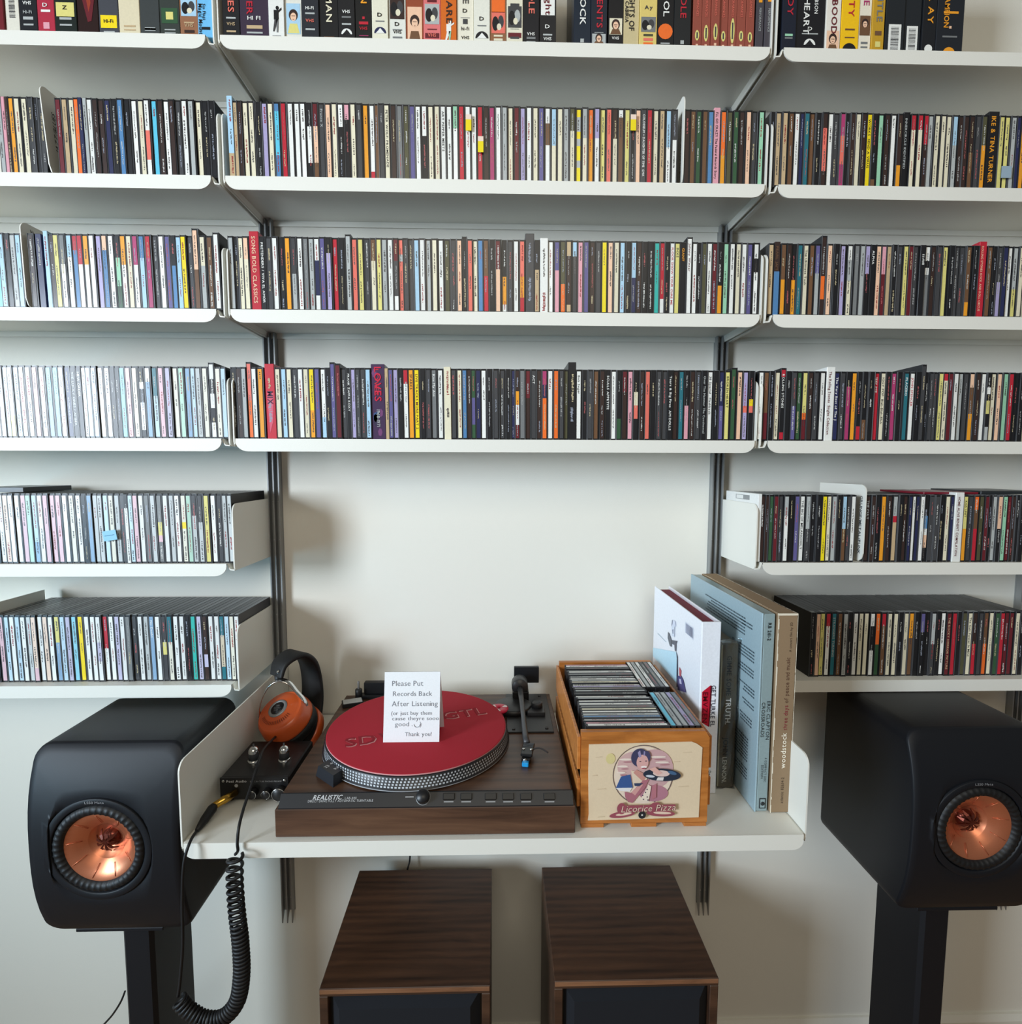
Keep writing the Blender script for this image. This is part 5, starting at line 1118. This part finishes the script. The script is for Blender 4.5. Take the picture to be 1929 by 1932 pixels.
# ------------------------------------------------------------------ copper-coned speakers
def speaker(label, cx, zc, yb, ye, H=.276, Wd=.202, dz=0., dx=0., rz=0., sc=1.14):
    yb = ye+(yb-ye)/sc
    SP = thing('bookshelf_speaker', label, 'speaker', (cx, ye, zc-H/2), rz, 'black speakers with copper drivers'); bul = .026
    r = .020; out = []
    for (sx, sz, a0) in ((1, 1, 0), (-1, 1, 90), (-1, -1, 180), (1, -1, 270)):
        for i in range(7):
            t = math.radians(a0+i*15); out.append((sx*(Wd/2-r)+r*math.cos(t), sz*(H/2-r)+r*math.sin(t)))
    # densify long sides
    O = []
    for i in range(len(out)):
        p, q = out[i], out[(i+1) % len(out)]; d_ = math.hypot(q[0]-p[0], q[1]-p[1]); k = max(1, int(d_/.02))
        for j in range(k): O.append((p[0]+(q[0]-p[0])*j/k, p[1]+(q[1]-p[1])*j/k))
    n = len(O)
    def F(x, z): return -bul*(1-abs(z/(H/2))**2.6)-.006*(1-(x/(Wd/2))**2)*(1-(z/(H/2))**2)
    def FE(z): return -bul*(1-abs(z/(H/2))**2.6)
    m = MB(); vs = []; rings = [(1., None, yb-ye), (1., 'e', .004)]
    for sc_, mode, yv in rings:
        for (x, z) in O: vs.append((x, yv+(FE(z) if mode == 'e' else 0), z+H/2))
    fs = [tuple(range(n))[::-1]]+[(i, (i+1) % n, n+(i+1) % n, n+i) for i in range(n)]
    m.add(vs, fs, m='satin_black', smooth=True); cab = m.build('cabinet', SP)
    m = MB(); vs = []
    scs = [(1., .0042), (.995, .0015), (.985, .0), (.9, 0), (.8, 0), (.7, 0)]
    for sc_, yo in scs:
        for (x, z) in O: vs.append((x*sc_, yo+(FE(z*sc_) if sc_ >= .995 else F(x*sc_, z*sc_)), z*sc_+H/2))
    fs = []
    for j in range(len(scs)-1):
        for i in range(n): fs.append((j*n+i, j*n+(i+1) % n, (j+1)*n+(i+1) % n, (j+1)*n+i))
    # inner grid down to the driver ring
    base = len(vs); R0 = .0725
    for k in range(1, 5):
        for (x, z) in O:
            x1, z1 = x*.7, z*.7; t = k/4; a = math.atan2(z1-dz, x1-dx); xe, ze = dx+R0*math.cos(a), dz+R0*math.sin(a)
            X_, Z_ = x1+(xe-x1)*t, z1+(ze-z1)*t; yy = F(X_, Z_)
            if k == 4: yy = F(dx, dz)+.0082
            vs.append((X_, yy, Z_+H/2))
    for j in range(4):
        a0 = (5+j)*n
        for i in range(n): fs.append((a0+i, a0+(i+1) % n, a0+n+(i+1) % n, a0+n+i))
    m.add(vs, fs, m='satin_black', smooth=True); m.build('front_baffle', SP)
    yc_ = F(dx, dz)+.0058; c = (dx, yc_, dz+H/2); A = (0, -1, 0); SP.scale = (sc, sc, sc); SP.location.z = zc-H*sc/2
    m = MB(); m.lathe([(.0725, -.005), (.0722, .0002), (.0712, .0009), (.064, .0010), (.0625, .0002), (.0620, -.006)], c, A, 64, m='satin_black', caps=False); tr = m.build('trim_ring', SP)
    m = MB(); m.text("LS50 Meta", (dx, yc_-.0012, dz+H/2+.0655), (1, 0, 0), (0, 0, 1), .0048, S(150, 150, 152), center=True, bold=0, width=.026); m.build('lettering', tr)
    # ribbed rubber surround
    m = MB(); vs = []; nn = 216; prof = [(.0622, -.004), (.0600, .0004), (.0555, .0022), (.0505, .0012), (.0478, -.003)]
    for k, (rr_, hh_) in enumerate(prof):
        for i in range(nn):
            t = 2*math.pi*i/nn; rb = .0011*max(0, math.cos(t*44)) if 0 < k < 4 else 0
            vs.append((dx+rr_*math.cos(t), yc_-hh_-rb, dz+H/2+rr_*math.sin(t)))
    m.add(vs, [(j*nn+i, (j+1)*nn+i, (j+1)*nn+(i+1) % nn, j*nn+(i+1) % nn) for j in range(4) for i in range(nn)], m='rubber', smooth=True); m.build('ribbed_surround', SP)
    m = MB(); m.lathe([(.0482, -.003), (.047, -.0028), (.036, -.010), (.0255, -.0165), (.0250, -.017)], c, A, 64, m='copper', caps=False); cone = m.build('copper_cone', SP)
    m = MB()
    for i in range(9):
        t = 2*math.pi*(i+.35)/9; ct, st = math.cos(t), math.sin(t); p0 = Vector((dx+.0455*ct, yc_+.0032, dz+H/2+.0455*st)); p1 = Vector((dx+.030*ct, yc_+.0128, dz+H/2+.030*st)); m.tube([p0, (p0+p1)/2+Vector((0, -.0004, 0)), p1], .0004, 4, m='copper')
    m.build('cone_ribs', cone)
    m = MB(); m.lathe([(.0250, -.0168), (.0246, -.0172), (.0225, -.0195), (.014, -.026), (.0125, -.027)], c, A, 48, m='copper', caps=False); m.build('waveguide', SP)
    m = MB(); m.lathe([(.0128, -.0270), (.011, -.0225), (.007, -.0195), (0, -.0185)], c, A, 32, m='copper_dark', caps=False); dm = m.build('tweeter_dome', SP)
    m = MB()
    for i in range(9):
        t = 2*math.pi*i/9
        pts = [Vector((dx+r_*math.cos(t), yc_+h_, dz+H/2+r_*math.sin(t))) for r_, h_ in ((.0, .013), (.006, .0125), (.012, .0145), (.0175, .0205))]
        tt = Vector((-math.sin(t), 0, math.cos(t))); wds = [.0004, .0012, .0022, .0005]
        vs = [p+tt*w2*s_ for p, w2 in zip(pts, wds) for s_ in (-1, 1)]+[p+Vector((0, .0025, 0)) for p in pts]
        m.add(vs, [(0, 1, 3, 2), (2, 3, 5, 4), (4, 5, 7, 6)]+[(0, 2, 9, 8), (2, 4, 10, 9), (4, 6, 11, 10), (3, 1, 8, 9), (5, 3, 9, 10), (7, 5, 10, 11)], m='copper_dark')
    m.build('phase_plug', dm)
    m = MB(); m.box(-Wd/2+.03, Wd/2-.03, .01, yb-ye-.01, -.0035, .001, m='rubber', ch=.001); m.build('base_pad', SP)
    return SP


speaker('black speaker with a copper cone, on the stand left of the deep shelf', -.608, -.598, -.15, -.315, dx=-.008)
speaker('black speaker with a copper cone, on the stand right of the deep shelf', .7785, -.588, -.105, -.315, dx=-.004, dz=.002)


def stand(label, cx, zc):
    z1 = zc-.1573-.0040; zf = -1.36
    ST = thing('speaker_stand', label, 'speaker stand', (cx, -.21, zf), 0, 'black speaker stands')
    m = MB(); m.box(-.070, .070, -.10, .11, z1-zf-.006, z1-zf, m='satin_black', ch=.001); m.build('top_plate', ST)
    m = MB(); m.box(-.026, .026, -.060, .060, .012, z1-zf-.006, m='satin_black', ch=.006); m.build('column', ST)
    m = MB(); m.box(-.009, .009, .060, .067, .012, z1-zf-.02, m='satin_black', ch=.001); m.build('cable_channel', ST)
    m = MB(); m.box(-.11, .11, -.15, .14, 0, .012, m='satin_black', ch=.002); m.build('base_plate', ST)


stand('black column stand under the left copper-coned speaker', -.617, -.598); stand('black column stand under the right copper-coned speaker', .7785, -.588)


# ------------------------------------------------------------------ walnut floor speakers below
def floorspk(label, x0, x1, yf_, yb_, zt_):
    zf = -1.36; SP = thing('floor_speaker', label, 'speaker', ((x0+x1)/2, yf_, zf), 0, 'walnut floor speakers'); h = zt_-zf; w2 = (x1-x0)/2; D = yb_-yf_; t = .014
    for nm, bx_ in (('top_panel', (-w2, w2, 0, D, h-t, h)), ('side_panel', (-w2, -w2+t, 0, D, .0, h-t)), ('side_panel', (w2-t, w2, 0, D, .0, h-t)), ('bottom_panel', (-w2+t, w2-t, 0, D, 0, t)), ('back_panel', (-w2+t, w2-t, D-t, D, t, h-t))):
        m = MB(); m.box(*bx_, m='teak', ch=.0010); m.build(nm, SP)
    m = MB(); m.box(-w2+.001, w2-.001, -.0012, .0004, h-.0085, h-.001, m='pine_edge', ch=.0004); m.build('front_edge_band', SP)
    m = MB(); a = w2-t-.003; zt2 = h-t-.003; ins_ = .016
    vs = [(-a, .010, .02), (a, .010, .02), (a, .010, zt2), (-a, .010, zt2), (-a+ins_, -.004, .02+ins_), (a-ins_, -.004, .02+ins_), (a-ins_, -.004, zt2-ins_), (-a+ins_, -.004, zt2-ins_)]
    m.add(vs, [(0, 1, 5, 4), (1, 2, 6, 5), (2, 3, 7, 6), (3, 0, 4, 7), (4, 5, 6, 7)], S(13, 16, 24), 'cloth'); m.build('grille', SP)
    m = MB(); m.box(-w2+t, w2-t, .012, .016, t, h-t, S(12, 12, 14), 'plastic'); m.build('inner_baffle', SP)


wood('pine_edge', S(92, 60, 40), S(132, 90, 62), S(150, 106, 74), (4, 30, 30), .5)
mat('cloth', vcol=True, rough=.9, bscale=2500, var=.2, bump=.4)
floorspk('walnut cabinet speaker with black grille standing on the floor, the left one', -.293, -.0125, -.322, -.055, -.862)
floorspk('walnut cabinet speaker with black grille standing on the floor, the right one', .0945, .3705, -.318, -.055, -.861)

# thin loose cables
for lab, pts in (('thin black cable hanging behind the walnut speakers', [un(774, 1608, 1, -.02), un(773, 1625, 1, -.02), un(768, 1650, 1, -.03), un(770, 1700, 1, -.03)]),
                 ('thin black cable behind the left speaker stand near the floor', [un(236, 1870, 1, -.17), un(228, 1890, 1, -.17), un(212, 1915, 1, -.16), un(190, 1940, 1, -.15), un(150, 1990, 1, -.12)]),
                 ('thin black cable hanging from the back of the left copper-coned speaker', [un(392, 1640, 1, -.15), un(386, 1668, 1, -.14), un(372, 1690, 1, -.14), un(352, 1712, 1, -.15)])):
    p0 = Vector(pts[0]); m = MB(); m.tube([Vector(p)-p0 for p in smooth(pts, 6)], .0018, 8, m='rubber'); o = m.build('speaker_cable'); o.location = p0; tag(o, lab, 'cable', 'thin loose cables')
